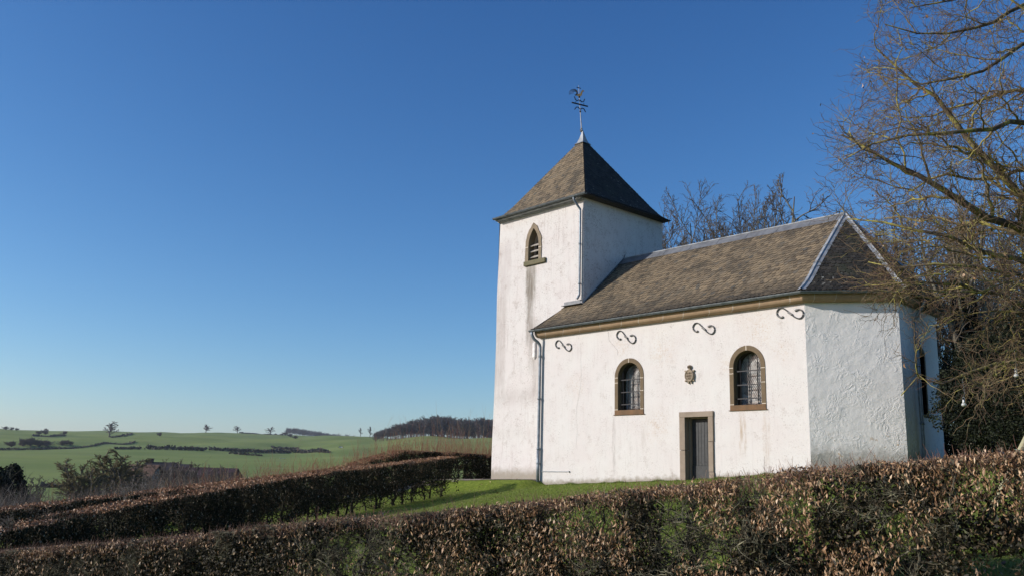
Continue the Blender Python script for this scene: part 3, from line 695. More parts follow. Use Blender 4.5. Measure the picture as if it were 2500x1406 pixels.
    # ---- wall anchors
    S = [(660, 700), (600, 735), (520, 690), (450, 590), (445, 470), (490, 350), (560, 280), (640, 262), (725, 310), (830, 440), (935, 600), (1040, 760), (1130, 860), (1220, 910), (1290, 905), (1370, 830), (1415, 710), (1400, 590), (1340, 500), (1270, 470), (1195, 480), (1135, 515)]
    P0 = np.array([on(1340+x/25, 820+y/25, (0, 1, 0), 0)[[0, 2]] for x, y in S]); P0 = resample(P0-P0[10], 44)
    for px, py, rot, sc in ((1377, 844, 0, 1.0), (1530, 823, -.04, 1.05), (1719.5, 802, .05, 1.0), (1930, 765, .12, 1.02)):
        c = on(px, py, (0, 1, 0), 0); cr, sr = math.cos(rot), math.sin(rot)
        pts = [(c[0]+sc*(u*cr-v*sr), -.028, c[2]+sc*(u*sr+v*cr)) for u, v in P0]; k = len(pts)
        rad_ = np.r_[np.linspace(.032, .022, 8), np.full(k-16, .021), np.linspace(.022, .032, 8)]
        b = MB(); b.tube(pts, rad_, 7); b.box((c[0], -.035, c[2]), (.15, .05, .06), np.array([[.8, 0, .6], [0, 1, 0], [-.6, 0, .8]]))
        b.build('wall_anchor', M['iron'], root)

    # ---- carved medallion over the door
    pq = empty('carved_medallion', (-.217, 0, 3.36)); pq.parent = root
    b = MB(); n = 36; prof = [(.0, -.0, 1.08), (.0, -.085, 1.02), (.0, -.10, .97), (.0, -.10, .85), (.0, -.082, .82)]
    V = [(.172*k*math.cos(a), y, .2*k*math.sin(a)) for _, y, k in prof for a in np.arange(n)*2*math.pi/n]
    b.add(V+[(0, -.08, 0)], [(r_*n+i, r_*n+(i+1) % n, (r_+1)*n+(i+1) % n, (r_+1)*n+i) for r_ in range(4) for i in range(n)]+[(4*n+i, 4*n+(i+1) % n, 5*n) for i in range(n)])
    b.build('oval_shield', M['plaque'], pq)
    b = MB(); b.add(*sphere(.085, .06, .075, (0, -.04, .285)), 0); b.box((.0, -.045, .215), (.05, .05, .05)); b.add(*sphere(.03, .02, .04, (-.025, -.095, .285)), 1); b.add(*sphere(.03, .02, .04, (.03, -.09, .29)), 1)
    b.build('carved_head', [M['plaque'], M['plaqued']], pq)
    for a, l in ((40, .05), (140, .05), (222, .06), (258, .05), (287, .05), (318, .045)):
        c, s = math.cos(rad(a)), math.sin(rad(a)); b = MB(); b.box(((.185+l/2)*c, -.035, (.21+l/2)*s), (.045+l*.4, .06, .045), np.array([[c, 0, -s], [0, 1, 0], [s, 0, c]])); bevel(b.build('stub', M['plaque'], pq), .008)
    for txt, z, sz in (('ANN', .045, .10), ('MARD', -.04, .085), ('1705', -.135, .11)):
        cu = bpy.data.curves.new('inscription', 'FONT'); cu.body = txt; cu.size = sz; cu.align_x = 'CENTER'; cu.extrude = .004
        o = bpy.data.objects.new('inscription', cu); me = bpy.data.meshes.new_from_object(o); bpy.data.objects.remove(o); me.materials.append(M['plaqued'])
        o = link('inscription', me, pq); o.location = (0, -.086, z); o.rotation_euler = (math.pi/2, 0, 0)

    # ---- pipes
    def pipe(pts, r, name, collars, parent, shoe=None):
        b = MB(); b.tube(resample(pts, 60) if len(pts) > 3 else pts, r, 12)
        for z in collars:
            p = np.array(pts[-2])if z < 99 else None; x, y = pts[-2][0], pts[-2][1]
            b.tube([(x, y, z-.035), (x, y, z+.035)], r*1.28, 12); b.tube([(x, y, z), (x, y+.09, z)], .012, 5)
        if shoe: b.box(shoe, (.2, .2, .08))
        return b.build(name, M['pipe'], parent, True)
    xq = -7.30
    pipe([(xq-.18, -.405, 5.50), (xq-.18, -.405, 5.38), (xq-.13, -.34, 5.22), (xq-.02, -.16, 5.06), (xq, -.11, 4.95), (xq, -.11, 4.6), (xq, -.11, -.42)], .058, 'downpipe', (4.55, 2.9, 1.0, .45), root)
    b = MB(); b.tube([(xq, -.11, -.4), (xq, -.11, .98)], .066, 12); b.box((xq, -.11, -.38), (.2, .2, .05)); b.build('downpipe_foot', M['pipe'], root, True)
    xt = -5.99
    pipe([(xt-.12, .44, 10.9), (xt-.12, .44, 10.78), (xt-.05, .55, 10.6), (xt, .70, 10.42), (xt, .70, 10.2), (xt, .70, 6.95), (xt-.05, .62, 6.78)], .045, 'downpipe', (9.0, 7.4), root)
    pipe([(6.44, 2.62, 5.48), (6.44, 2.62, 5.36), (6.3, 2.62, 5.15), (6.14, 2.62, 4.9), (6.14, 2.62, 4.6), (6.14, 2.62, .2)], .05, 'downpipe', (3.5, 1.8), root)
    b = MB(); b.box((-8.56, .76, 5.0), (.13, .09, .62)); b.box((-8.56, .775, 4.66), (.06, .05, .06)); bevel(b.build('junction_box', M['whitebox'], root), .01)
    b = MB(); b.tube([(-7.2, -.04, .155), (-5.74, -.04, .17)], .009, 6); b.box((-5.74, -.03, .17), (.05, .07, .05)); b.build('wall_rod', M['zinc'], root)
    # hairline cracks: thin raised dark threads of old filler
    for pts in ([(-3.86, 5.30), (-3.84, 5.1), (-3.80, 4.86), (-3.66, 4.72), (-3.52, 4.6), (-3.40, 4.46), (-3.38, 4.3)], [(-5.24, 4.9), (-5.22, 4.3), (-5.17, 3.7), (-5.22, 3.2), (-5.3, 2.9), (-5.42, 2.4), (-5.37, 1.6), (-5.40, 1.0)]):
        P = resample([(u, -.001, v) for u, v in pts], 40); P[:, 0] += np.random.default_rng(2).normal(0, .012, 40); b = MB(); b.tube(P, .006 if pts[0][0] > -4 else .003, 4); b.build('wall_crack', M['crack'], root)

    # ---- weathervane
    wv = empty('weathervane', (cx, cy, -.16)); wv.parent = root; wv.rotation_euler = (0, 0, 0)
    X = lambda z: -.06-.10*(z-15.15)
    b = MB(); b.tube([(X(z), 0, z) for z in np.linspace(15.1, 17.5, 9)], np.linspace(.025, .009, 9), 7)
    b.add(*sphere(.075, .075, .06, (X(15.25), 0, 15.24)), 0); b.add(*sphere(.05, .05, .035, (X(15.36), 0, 15.36)), 0)
    for s in (-1, 1): b.tube([(X(15.3)+.0, s*.03, 15.27), (X(15.3), s*.1, 15.3), (X(15.3), s*.09, 15.22)], .014, 5)
    b.build('pole', M['vanepole'], wv)
    b = MB(); D = np.array((.25, .97))
    def bar(z, pts, r): b.tube([(X(z)+D[0]*u, D[1]*u, z+v) for u, v in pts], r, 6)
    bar(16.55, [(-.42, .0), (.42, .0)], .032); bar(17.38, [(-.11, 0), (.11, 0)], .018)
    for s in (-1, 1):
        bar(16.78, [(s*.03, .0), (s*.12, -.08), (s*.22, -.03), (s*.27, .10)], .022); bar(16.33, [(s*.03, -.02), (s*.1, .06), (s*.2, .04), (s*.29, -.09)], .022)
        bar(16.55, [(s*.2, -.0), (s*.22, .06), (s*.2, .12)], .012)
    for z in (16.2, 16.92): b.add(*sphere(.045, .045, .05, (X(z), 0, z)), 0)
    b.build('cross_arms', M['blackiron'], wv)
    # the cock: body and breast of gilded sheet, tail a fan of dark hoops
    b = MB(); E2 = np.array((.75, .66))
    prof = [(u*.8, v*.8) for u, v in [(-.16, .0), (-.08, -.07), (.04, -.09), (.14, -.03), (.17, .08), (.20, .2), (.26, .22), (.30, .17), (.25, .27), (.17, .29), (.11, .20), (.06, .08), (-.06, .05)]]
    z0 = 17.02; V = [(X(z0)+E2[0]*u-E2[1]*k, E2[1]*u+E2[0]*k, z0+v) for k in (-.02, .02) for u, v in prof]; n = len(prof)
    b.add(V, [tuple(range(n))[::-1], tuple(range(n, 2*n))]+[(i, (i+1) % n, n+(i+1) % n, n+i) for i in range(n)]); ck = b.build('cock', M['gold'], wv)
    b = MB()
    for q in range(4):
        a = np.linspace(rad(200), rad(-40-18*q), 14); r_ = .19-.035*q
        b.tube([(X(z0)+E2[0]*(-.26+.02*q+r_*math.cos(t)), E2[1]*(-.26+.02*q+r_*math.cos(t)), z0+.10+r_*math.sin(t)) for t in a], .012, 5)
    b.build('tail', M['blackiron'], ck)

def sphere(rx, ry, rz, c, n=14, m=8):
    V = [(c[0]+rx*math.sin(p)*math.cos(t), c[1]+ry*math.sin(p)*math.sin(t), c[2]+rz*math.cos(p)) for p in np.linspace(.02, math.pi-.02, m) for t in np.arange(n)*2*math.pi/n]
    F = [(i*n+j, (i+1)*n+j, (i+1)*n+(j+1) % n, i*n+(j+1) % n) for i in range(m-1) for j in range(n)]+[tuple(range(n)), tuple((m-1)*n+j for j in range(n))[::-1]]
    return V, F
M['louvre'] = plain('louvre_wood', (.42, .38, .33), .8); M['door'] = plain('door_paint', (.034, .037, .039), .5, 0, .2, 10)
M['whitebox'] = plain('white_box', (.72, .70, .68), .6); M['crack'] = plain('wall_crack', (.40, .36, .33), .9); M['vanepole'] = plain('vane_pole', (.22, .21, .20), .5, .4)
build_chapel()

# ------------------------------------------------------------------ hedges
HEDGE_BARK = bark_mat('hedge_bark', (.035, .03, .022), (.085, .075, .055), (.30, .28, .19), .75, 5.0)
HEDGE_BARK_D = bark_mat('hedge_bark_painted_shade', (.02, .018, .013), (.048, .043, .03), (.045, .05, .02), .6, 9.0)  # darkened copy of the hedge bark; the hedges' shade is in the colour
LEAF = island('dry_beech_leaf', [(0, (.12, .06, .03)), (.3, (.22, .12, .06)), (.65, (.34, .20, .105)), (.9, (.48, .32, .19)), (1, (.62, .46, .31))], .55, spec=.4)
LEAF_D = island('hedge_leaf_painted_shade', [(0, (.009, .012, .004)), (.5, (.018, .021, .007)), (.82, (.04, .028, .013)), (.955, (.13, .08, .04)), (1, (.40, .37, .29))], .7, spec=.2)  # dark olive side leaves, darkened further to imitate the shaded hedge face
LEAF_N = island('inner_leaf_painted_shade', [(0, (.012, .011, .006)), (.5, (.026, .022, .011)), (.85, (.055, .040, .02)), (1, (.22, .16, .09))], .6)  # near-black leaves that paint in the shadow deep inside the near hedge
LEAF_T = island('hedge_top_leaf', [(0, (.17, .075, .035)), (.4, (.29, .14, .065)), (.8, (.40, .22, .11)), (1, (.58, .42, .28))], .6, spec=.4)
TIP = island('hedge_tip_twig', [(0, (.10, .045, .032)), (.5, (.17, .085, .06)), (.85, (.26, .16, .11)), (1, (.34, .26, .18))], .7)
SHOOT = island('shoot', [(0, (.20, .055, .04)), (.4, (.26, .10, .06)), (.75, (.30, .19, .09)), (1, (.34, .30, .17))], .7)

def vnoise(seed, P, sc):
    """cheap smooth value noise for clumping"""
    r = np.random.default_rng(seed); tab = r.random((32, 32, 32)); q = np.asarray(P)/sc; i = np.floor(q).astype(int); f = q-i; f = f*f*(3-2*f); out = 0
    for a in (0, 1):
        for b_ in (0, 1):
            for c in (0, 1):
                w = (f[:, 0] if a else 1-f[:, 0])*(f[:, 1] if b_ else 1-f[:, 1])*(f[:, 2] if c else 1-f[:, 2])
                out = out+w*tab[(i[:, 0]+a) % 32, (i[:, 1]+b_) % 32, (i[:, 2]+c) % 32]
    return out

class Line:
    """a hedge's plan line with a height profile read along it"""
    def __init__(s, pts, tops):
        s.P = resample(np.array(pts, float), 400); s.s = np.r_[0, np.cumsum(np.linalg.norm(np.diff(s.P, axis=0), axis=1))]; s.L = s.s[-1]
        s.tu = np.array([t[0] for t in tops])*s.L; s.tz = np.array([t[1] for t in tops])
    def pos(s, u): return np.stack([np.interp(u, s.s, s.P[:, 0]), np.interp(u, s.s, s.P[:, 1])], -1)
    def nrm(s, u):
        d = s.pos(np.minimum(u+.2, s.L))-s.pos(np.maximum(u-.2, 0)); d = unit(d); return np.stack([d[:, 1], -d[:, 0]], -1)
    def top(s, u): return np.interp(u, s.tu, s.tz)
    def pt(s, u, w, h):
        """h: 0 at the ground, 1 at the clipped top"""
        p = s.pos(u)+s.nrm(u)*w[:, None]; g = ground(p[:, 0], p[:, 1]); z = g+(s.top(u)-g)*h; return np.column_stack([p, z])

def hedge(root, ln, width, seed, stem_gap, n1, n2, n3, nleaf, ntop, leafs, dens, leaf_mat, top_mat, big_leaf=True, ntip=0, tr=.02, l1=.55, low=.06, topl=.07, bk=None):
    bk = bk or HEDGE_BARK
    rng = np.random.default_rng(seed)
    ns = int(ln.L/stem_gap); u = (np.arange(ns)+.5+rng.uniform(-.3, .3, ns))*stem_gap; w0 = rng.normal(0, width*.10, ns)
    hs = np.linspace(0, 1, 8); P = np.stack([ln.pt(u, w0+rng.normal(0, .05, ns)*(h > 0), np.full(ns, h*.86-.03)) for h in hs], 1)
    P[:, 1:, :2] += np.cumsum(rng.normal(0, .028, (ns, 7, 2)), 1)
    Rr = (tr*np.exp(rng.normal(0, .35, ns)))[:, None]*np.linspace(1.25, .45, 8)[None]
    for i in range(ns):
        V, Q = tubes(P[i:i+1], Rr[i:i+1], 7); me = raw_mesh('trunk', V, None, Q); me.materials.append(bk); link('trunk', me, root)
    def clampin(C):
        """keep growth inside the clipped outline"""
        q = C.reshape(-1, 3); d = ((q[:, None, :2][:, :, :]-ln.P[None, ::8])**2).sum(2); k = d.argmin(1)*8; uu = ln.s[k]; c = ln.P[k]; nn = ln.nrm(uu)
        off = ((q[:, :2]-c)*nn).sum(1); lim = width*.5*(.92+.16*rng.random(len(q))); ex = np.clip(np.abs(off)-lim, 0, None)*np.sign(off)
        q[:, :2] -= nn*ex[:, None]; g = ground(q[:, 0], q[:, 1]); q[:, 2] = np.minimum(q[:, 2], ln.top(uu)+rng.uniform(-.03, .012, len(q))); q[:, 2] = np.maximum(q[:, 2], g+.03)
        return q.reshape(C.shape)
    A, Ra = spawn(rng, P, Rr, n1, (.12, 1), 62, 18, l1, .35, .55, .004, .45, .03, .34, 7, True, .25); A = clampin(A)
    B, Rb = spawn(rng, A, Ra, n2, (.15, 1), 52, 18, l1*.55, .4, .55, .0028, .5, .04, .34, 6, True, .3); B = clampin(B)
    C, Rc = spawn(rng, B, Rb, n3, (.2, 1), 48, 18, l1*.28, .4, .6, .0019, .5, .05, .3, 4, True, .3); C = clampin(C)
    # fine clipped shoots standing along the top
    nt = ntip; ut = rng.uniform(0, ln.L, nt); wt = rng.uniform(-.5, .5, nt)*width; bp = ln.pt(ut, wt, np.full(nt, 1.0)); bp[:, 2] -= rng.uniform(.03, .16, nt)
    d = unit(np.stack([rng.normal(0, .45, nt), rng.normal(0, .45, nt), 1+0*ut], 1)); L = rng.uniform(.05, .15, nt)+.08*(rng.random(nt) < .06)
    D = np.stack([bp+d*(L*t)[:, None]+rng.normal(0, .008, (nt, 3))*t for t in (0, .5, 1)], 1); Rd = np.full(nt, .0028)[:, None]*np.array([1, .8, .5])[None]
    me = tube_mesh('branches', [(A, Ra, 5), (B, Rb, 4), (C, Rc, 3)]); me.materials.append(bk); link('branches', me, root)
    if nt:
        me = tube_mesh('clipped_tips', [(D, Rd, 3)]); me.materials.append(TIP); link('clipped_tips', me, root)
    # leaves in clumps
    cand = nleaf*3; uu = rng.uniform(0, ln.L, cand); ww = np.clip(rng.normal(0, .36, cand), -.53, .53)*width; ff = np.where(rng.random(cand) < .5, np.sign(ww)*width*.5*(.9+.2*rng.random(cand)), ww)
    hh = rng.uniform(low, 1.0, cand); p = ln.pt(uu, ff, hh)
    cl = vnoise(seed+1, p, .28)*.65+vnoise(seed+2, p, .8)*.35
    keep = rng.random(cand) < np.clip((cl-.44)*6, 0, 1)*dens(uu/ln.L, hh); p = p[keep][:nleaf]; m = len(p)
    d = np.stack([rng.normal(0, .42, m), rng.normal(0, .42, m), -np.abs(rng.normal(1.0, .4, m))], 1); sz = leafs*np.exp(rng.normal(0, .22, m))
    me = leaf_mesh('foliage', rng, p, d, sz) if big_leaf else flake_mesh('foliage', rng, p, d, sz); me.materials.append(leaf_mat); link('foliage', me, root)
    uu = rng.uniform(0, ln.L, ntop); ww = rng.uniform(-.5, .5, ntop)*width; p = ln.pt(uu, ww, np.ones(ntop)); p[:, 2] -= np.abs(rng.normal(0, topl, ntop))-.01
    cl = vnoise(seed+5, p, .35); p = p[(cl > .36) & (rng.random(ntop) < dens(uu/ln.L, np.ones(ntop)))]; m = len(p)
    d = np.stack([rng.normal(0, .7, m), rng.normal(0, .7, m), rng.normal(0, .5, m)], 1); sz = leafs*.85*np.exp(rng.normal(0, .2, m))
    me = leaf_mesh('top_foliage', rng, p, d, sz) if big_leaf else flake_mesh('top_foliage', rng, p, d, sz); me.materials.append(top_mat); link('top_foliage', me, root)

def fallen_leaves():
    rng = np.random.default_rng(12); n = 9000; x = rng.uniform(-10, 16, n); y = -(rng.random(n)**.8)*18; k = (rng.random(n) < .12+.9*np.clip(vnoise(13, np.stack([x, y, 0*x], 1), 1.6)-.5, 0, 1)+.6*(y < -12)) & (y < -.1); x, y = x[k], y[k]
    p = np.stack([x, y, ground(x, y)+.022], 1); m = len(p); me = leaf_mesh('fallen_leaves', rng, p, np.stack([rng.normal(0, 1, m), rng.normal(0, 1, m), rng.normal(0, .12, m)], 1), .055*np.exp(rng.normal(0, .25, m)), .3); me.materials.append(LEAF)
    tag(link('fallen_leaves', me), 'dry brown leaves scattered over the lawn', 'leaves', kind='stuff')
fallen_leaves()

def near_hedge():
    a, c = np.array((17.6, -15.3)), np.array((-2.2, -20.73)); n = np.array((-(c-a)[1], (c-a)[0])); n = n/np.linalg.norm(n); L = np.linalg.norm(c-a)
    tops = []
    for px, py in ((2700, 1085), (2500, 1102), (2350, 1115), (2200, 1131), (2050, 1137), (1950, 1146), (1850, 1165), (1700, 1183), (1600, 1190), (1500, 1200), (1350, 1220), (1200, 1236), (1000, 1256), (800, 1268), (650, 1285), (500, 1305), (250, 1325), (0, 1345), (-200, 1366)):
        p = on(px, py, (n[0], n[1], 0), n@a); tops.append((((p[:2]-a)@(c-a))/L/L, p[2]))
    tops.sort(); ln = Line([a, c], tops)
    o = empty('hedge', (0, 0, 0)); tag(o, 'nearest clipped beech hedge with coppery dry leaves and gaps showing lawn', 'hedge', 'clipped beech hedges')
    # more leaves at the near right end and the far left, thin in the middle
    dn = lambda t, h: np.interp(t, [0, .25, .42, .55, .68, .85, 1], [1, .85, .36, .14, .14, .26, .34])*np.where(h > .84, np.interp(t, [.4, .5, .65, .8], [1.2, 1.0, 3.2, 3.2]), .85)
    hedge(o, ln, .62, 21, .38, 12, 10, 8, 60000, 34000, .043, dn, LEAF, LEAF, True, 7000, .021, .50, .05, .06)
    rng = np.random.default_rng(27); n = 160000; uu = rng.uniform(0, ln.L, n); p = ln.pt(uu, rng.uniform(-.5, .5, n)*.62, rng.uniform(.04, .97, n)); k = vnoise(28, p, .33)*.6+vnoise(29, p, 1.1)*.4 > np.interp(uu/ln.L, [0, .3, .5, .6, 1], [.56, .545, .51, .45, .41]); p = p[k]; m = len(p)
    me = leaf_mesh('inner_shade_foliage', rng, p, rng.normal(size=(m, 3))+(0, 0, -.3), .045*np.exp(rng.normal(0, .25, m)), .26); me.materials.append(LEAF_N); link('inner_shade_foliage', me, o)
near_hedge()

def middle_hedge():
    pts = [(-9.2, -2.9), (-7.9, -7.2), (-6.6, -11.6), (-4.6, -15.8), (-2.0, -19.6), (.4, -22.5)]
    u = np.linspace(0, 1, 9); P = resample(np.array(pts, float), 9); g = ground(P[:, 0], P[:, 1]); hgt = np.interp(u, [0, .3, .6, 1], [1.42, 1.45, 1.35, 1.1])
    ln = Line(pts, list(zip(u, g+hgt)))
    o = empty('hedge'); tag(o, 'dark middle hedge in shade with bare lower trunks, ending at the gravel path', 'hedge', 'clipped beech hedges')
    dn = lambda t, h: np.where(h < np.interp(t, [0, .25, .42, 1], [.33, .22, .05, .0]), .12, 1.0)
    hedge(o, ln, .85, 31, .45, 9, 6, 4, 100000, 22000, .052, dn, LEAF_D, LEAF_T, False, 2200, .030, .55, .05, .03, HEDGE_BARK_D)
middle_hedge()

def back_hedge():
    pts = [(-17.2, 9.5), (-16.6, 5.2), (-16.2, 0), (-15.6, -5), (-15.0, -10.5), (-14.6, -16), (-14.0, -22), (-13.5, -27)]
    u = np.linspace(0, 1, 12); P = resample(np.array(pts, float), 12); g = ground(P[:, 0], P[:, 1]); ln = Line(pts, list(zip(u, g+np.interp(u, [0, .3, 1], [1.3, 1.3, 1.25]))))
    o = empty('hedge'); tag(o, 'farthest hedge running behind the tower, reddish bare shoots rising above its top', 'hedge', 'clipped beech hedges')
    dn = lambda t, h: np.where(h < .1, .3, 1.0)
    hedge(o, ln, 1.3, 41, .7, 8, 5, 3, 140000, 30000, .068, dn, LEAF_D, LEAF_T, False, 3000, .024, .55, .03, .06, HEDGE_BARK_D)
    rng = np.random.default_rng(44); n = 3600; t = rng.uniform(0, 1, n); u_ = t*ln.L; w = rng.uniform(-.75, .6, n); b = ln.pt(u_, w, np.full(n, 1.0)); b[:, 2] -= .15
    k = rng.random(n) < np.interp(t, [0, .25, .42, .5, .58, 1], [1, 1, .9, .45, .05, .03]); b, t, m = b[k], t[k], int(k.sum())
    L = np.exp(rng.normal(-.75, .45, m))*np.interp(t, [0, .16, .3, .6, 1], [1.3, 1.5, 1.0, .75, .5]); d = unit(np.stack([rng.normal(0, .17, m), rng.normal(0, .17, m), np.ones(m)], 1)); bend = rng.normal(0, .10, (m, 3))
    D = np.stack([b+d*(L*q)[:, None]+bend*(q*q)*L[:, None] for q in np.linspace(0, 1, 5)], 1); Rd = np.full(m, .006)[:, None]*np.linspace(1, .4, 5)[None]
    S2, R2 = spawn(rng, D, Rd, 2, (.3, .9), 28, 8, .4, .3, .7, .003, .5, .05, .08, 4)
    me = tube_mesh('shoots', [(D, Rd, 3), (S2, R2, 3)]); me.materials.append(SHOOT); link('shoots', me, o)
back_hedge()

def undergrowth():
    """dry stalks and brambles on the bank beyond the hedges"""
    rng = np.random.default_rng(51); n = 9000; px = rng.uniform(-120, 820, n); r = rng.uniform(36, 62, n); k = rng.random(n) < np.interp(px, [-120, 300, 560, 820], [1, 1, .8, .25]); px, r = px[k], r[k]; n = len(px)
    q = (px-1250)/FPX; dx = _fw[0]+_R[0]*q; dy = _fw[1]+_R[1]*q; l = np.hypot(dx, dy); x = CAMP[0]+dx/l*r; y = CAMP[1]+dy/l*r
    b = np.stack([x, y, ground(x, y)], 1); L = np.minimum(np.exp(rng.normal(-.1, .4, n)), 1.7)*np.interp(r, [36, 50, 62], [.7, 1.0, 1.15]); cl = vnoise(6, np.stack([x, y, 0*x], 1), 2.5); L *= .45+.9*cl
    d = unit(np.stack([rng.normal(0, .22, n), rng.normal(0, .22, n), np.ones(n)], 1)); be = rng.normal(0, .12, (n, 3))*np.array([1, 1, .4])
    D = np.stack([b+d*(L*t)[:, None]+be*(t*t)*L[:, None] for t in np.linspace(0, 1, 5)], 1); R0 = np.full(n, .010)[:, None]*np.linspace(1, .45, 5)[None]
    S2, R2 = spawn(rng, D, R0, 4, (.3, 1), 42, 14, .38, .35, .7, .005, .5, .02, .2, 4)
    me = tube_mesh('undergrowth', [(D, R0, 3), (S2, R2, 3)]); me.materials.append(island('dry_stalk', [(0, (.055, .042, .032)), (.5, (.10, .078, .06)), (.8, (.17, .14, .115)), (1, (.34, .31, .27))], .8))
    tag(link('undergrowth', me), 'tangle of dry grey stalks on the bank beyond the hedges', 'undergrowth', kind='stuff')
undergrowth()

# ------------------------------------------------------------------ trees
def tree_object(name, label, cat, sets, mats, loc=(0, 0, 0), group=None, rz=0.0, sc=1.0):
    """sets: {'trunk': [...tubes...], 'crown': [...]}"""
    o = empty(name, loc, rz); o.scale = (sc, sc, sc); tag(o, label, cat, group)
    for k, s in sets.items():
        me = tube_mesh(k, s) if isinstance(s, list) else s
        me.materials.append(mats[k]); link(k, me, o)
    return o

def big_tree():
    """the beech whose boughs reach in from the right; its trunk stands outside the picture"""
    rng = np.random.default_rng(61); base = at(2790, 1130, 13.6); base[2] = gz(base[0], base[1]); tr = [base+(0, 0, -.2), base+(.05, .02, 1.2), base+(.0, .1, 2.4), base+(-.1, .1, 4.0), base+(-.1, .2, 6.0), base+(.1, .3, 8.5), base+(.1, .2, 11.0)]
    T = resample(tr, 14); Rt = np.interp(np.linspace(0, 1, 14), [0, .1, 1], [.36, .28, .07])
    up = lambda z: T[int(np.argmin(np.abs(T[:, 2]-z)))]
    G = [  # each bough: where it leaves the trunk (m above the ground), its course (photo column, row, metres away), thickness
        (1.9, [(2600, 640, 13.4), (2500, 585, 13.2), (2390, 522, 13.0), (2290, 462, 12.8), (2200, 412, 12.9), (2120, 372, 13.1), (2055, 330, 13.4)], .085),
        (2.3, [(2620, 560, 14.0), (2500, 490, 14.0), (2410, 405, 14.0), (2340, 325, 14.2), (2275, 235, 14.2), (2200, 170, 14.3), (2140, 120, 14.4)], .075),
        (3.3, [(2620, 320, 12.9), (2500, 295, 12.5), (2410, 322, 12.1), (2330, 338, 12.0), (2230, 338, 12.1), (2140, 345, 12.4), (2060, 390, 12.8)], .055),
        (1.5, [(2620, 700, 12.6), (2500, 640, 12.2), (2420, 610, 11.9), (2330, 575, 11.7), (2240, 560, 11.8), (2150, 545, 12.0), (2070, 535, 12.3)], .055),
        (1.2, [(2620, 780, 12.3), (2500, 690, 11.6), (2400, 660, 11.2), (2300, 650, 11.2), (2200, 655, 11.4), (2120, 640, 11.8)], .045),
        (1.7, [(2640, 860, 12.6), (2500, 868, 12.0), (2430, 885, 11.7), (2370, 925, 11.5), (2300, 945, 11.5), (2240, 930, 11.7), (2200, 965, 11.9)], .042),
        (1.6, [(2640, 740, 13.4), (2500, 760, 13.2), (2420, 730, 13.0), (2340, 700, 12.8), (2260, 700, 12.6), (2180, 690, 12.6), (2120, 715, 12.5)], .045),
        (4.6, [(2640, 120, 13.0), (2500, 105, 12.6), (2420, 165, 12.4), (2350, 190, 12.4), (2260, 210, 12.6), (2190, 180, 12.9)], .05),
        (5.0, [(2640, -10, 13.6), (2500, 5, 13.6), (2420, 50, 13.4), (2330, 75, 13.2), (2240, 70, 13.2), (2160, 60, 13.3)], .05),
        (5.6, [(2640, -120, 14.0), (2500, -60, 14.2), (2400, -20, 14.0), (2310, 5, 14.0), (2220, 20, 14.1)], .05),
        (3.0, [(2640, 420, 14.8), (2500, 400, 15.2), (2400, 440, 15.3), (2310, 420, 15.4), (2220, 470, 15.5), (2140, 440, 15.7)], .045),
        (2.6, [(2620, 560, 15.0), (2480, 560, 15.6), (2380, 600, 16.0), (2280, 590, 16.2), (2190, 620, 16.3)], .04),
        (3.9, [(2640, 250, 14.6), (2500, 210, 15.0), (2420, 240, 15.1), (2330, 260, 15.2), (2240, 290, 15.4), (2170, 280, 15.6)], .045),
        (6.5, [(2760, -350, 13.5), (2700, -700, 13.6), (2680, -1000, 13.8)], .07), (4.0, [(2950, 300, 14.0), (3150, 150, 14.2), (3350, 100, 14.0)], .08), (3.0, [(2950, 500, 12.8), (3150, 420, 12.0), (3300, 400, 11.4)], .08), (5.5, [(2900, -100, 14.8), (3050, -350, 15.4), (3150, -500, 15.8)], .07)]
    Bp, Br = [], []
    for z, c, r in G:
        p = resample([up(base[2]+z)]+[at(*q) for q in c], 16); n = len(p); k = 5
        jit = np.cumsum(rng.normal(0, .035, (n, 3)), 0); jit -= np.linspace(0, 1, n)[:, None]*jit[-1]
        Bp.append(p+jit); Br.append(np.interp(np.linspace(0, 1, n), [0, .15, .7, 1], [r*1.35, r*1.1, r*.55, r*.16]))
    Bp, Br = np.stack(Bp), np.stack(Br)
    A, Ra = spawn(rng, Bp, Br, 15, (.14, 1), 42, 15, 1.5, .4, .5, .010, .3, .02, .15, 9, True, .45, .16)
    def inside(C, tol):
        e = C[:, -1]-CAMP; z = e@_fw; px = CW/2+FPX*(e@_R)/z; py = CH/2-FPX*(e@_U)/z
        return px > np.interp(py, [-50, 0, 250, 380, 560, 640, 750, 850, 960, 1060, 1150], [2130, 2130, 2050, 1985, 1995, 2030, 2110, 2200, 2200, 2300, 2360])+tol
    k = inside(A, 5); A, Ra = A[k], Ra[k]
    B, Rb = spawn(rng, A, Ra, 8, (.1, 1), 46, 14, .62, .4, .5, .0050, .4, .02, .13, 7, True, .35, .2)
    B0, Rb0 = spawn(rng, Bp, Br, 14, (.3, 1), 55, 18, .5, .5, .22, .0050, .4, .0, .13, 7, True, .2, .2)
    B, Rb = np.concatenate([B, B0]), np.concatenate([Rb, Rb0]); k = inside(B, -25); B, Rb = B[k], Rb[k]
    C, Rc = spawn(rng, B, Rb, 6, (.1, 1), 48, 14, .28, .4, .55, .0038, .55, .03, .12, 5, True, .3, .22)
    D, Rd = spawn(rng, C, Rc, 1, (.3, 1), 46, 14, .10, .4, .7, .0020, .6, .04, .2, 3, True, .3)
    o = empty('beech_tree'); tag(o, 'bare beech reaching mossy boughs and red twigs in from the right edge', 'tree')
    me = tube_mesh('trunk', [(T[None], Rt[None], 12), (Bp, Br, 9)]); me.materials.append(M['bark']); link('trunk', me, o)
    me = tube_mesh('crown', [(A, Ra, 6), (B, Rb, 4)]); me.materials.append(M['bark_t']); link('crown', me, o)
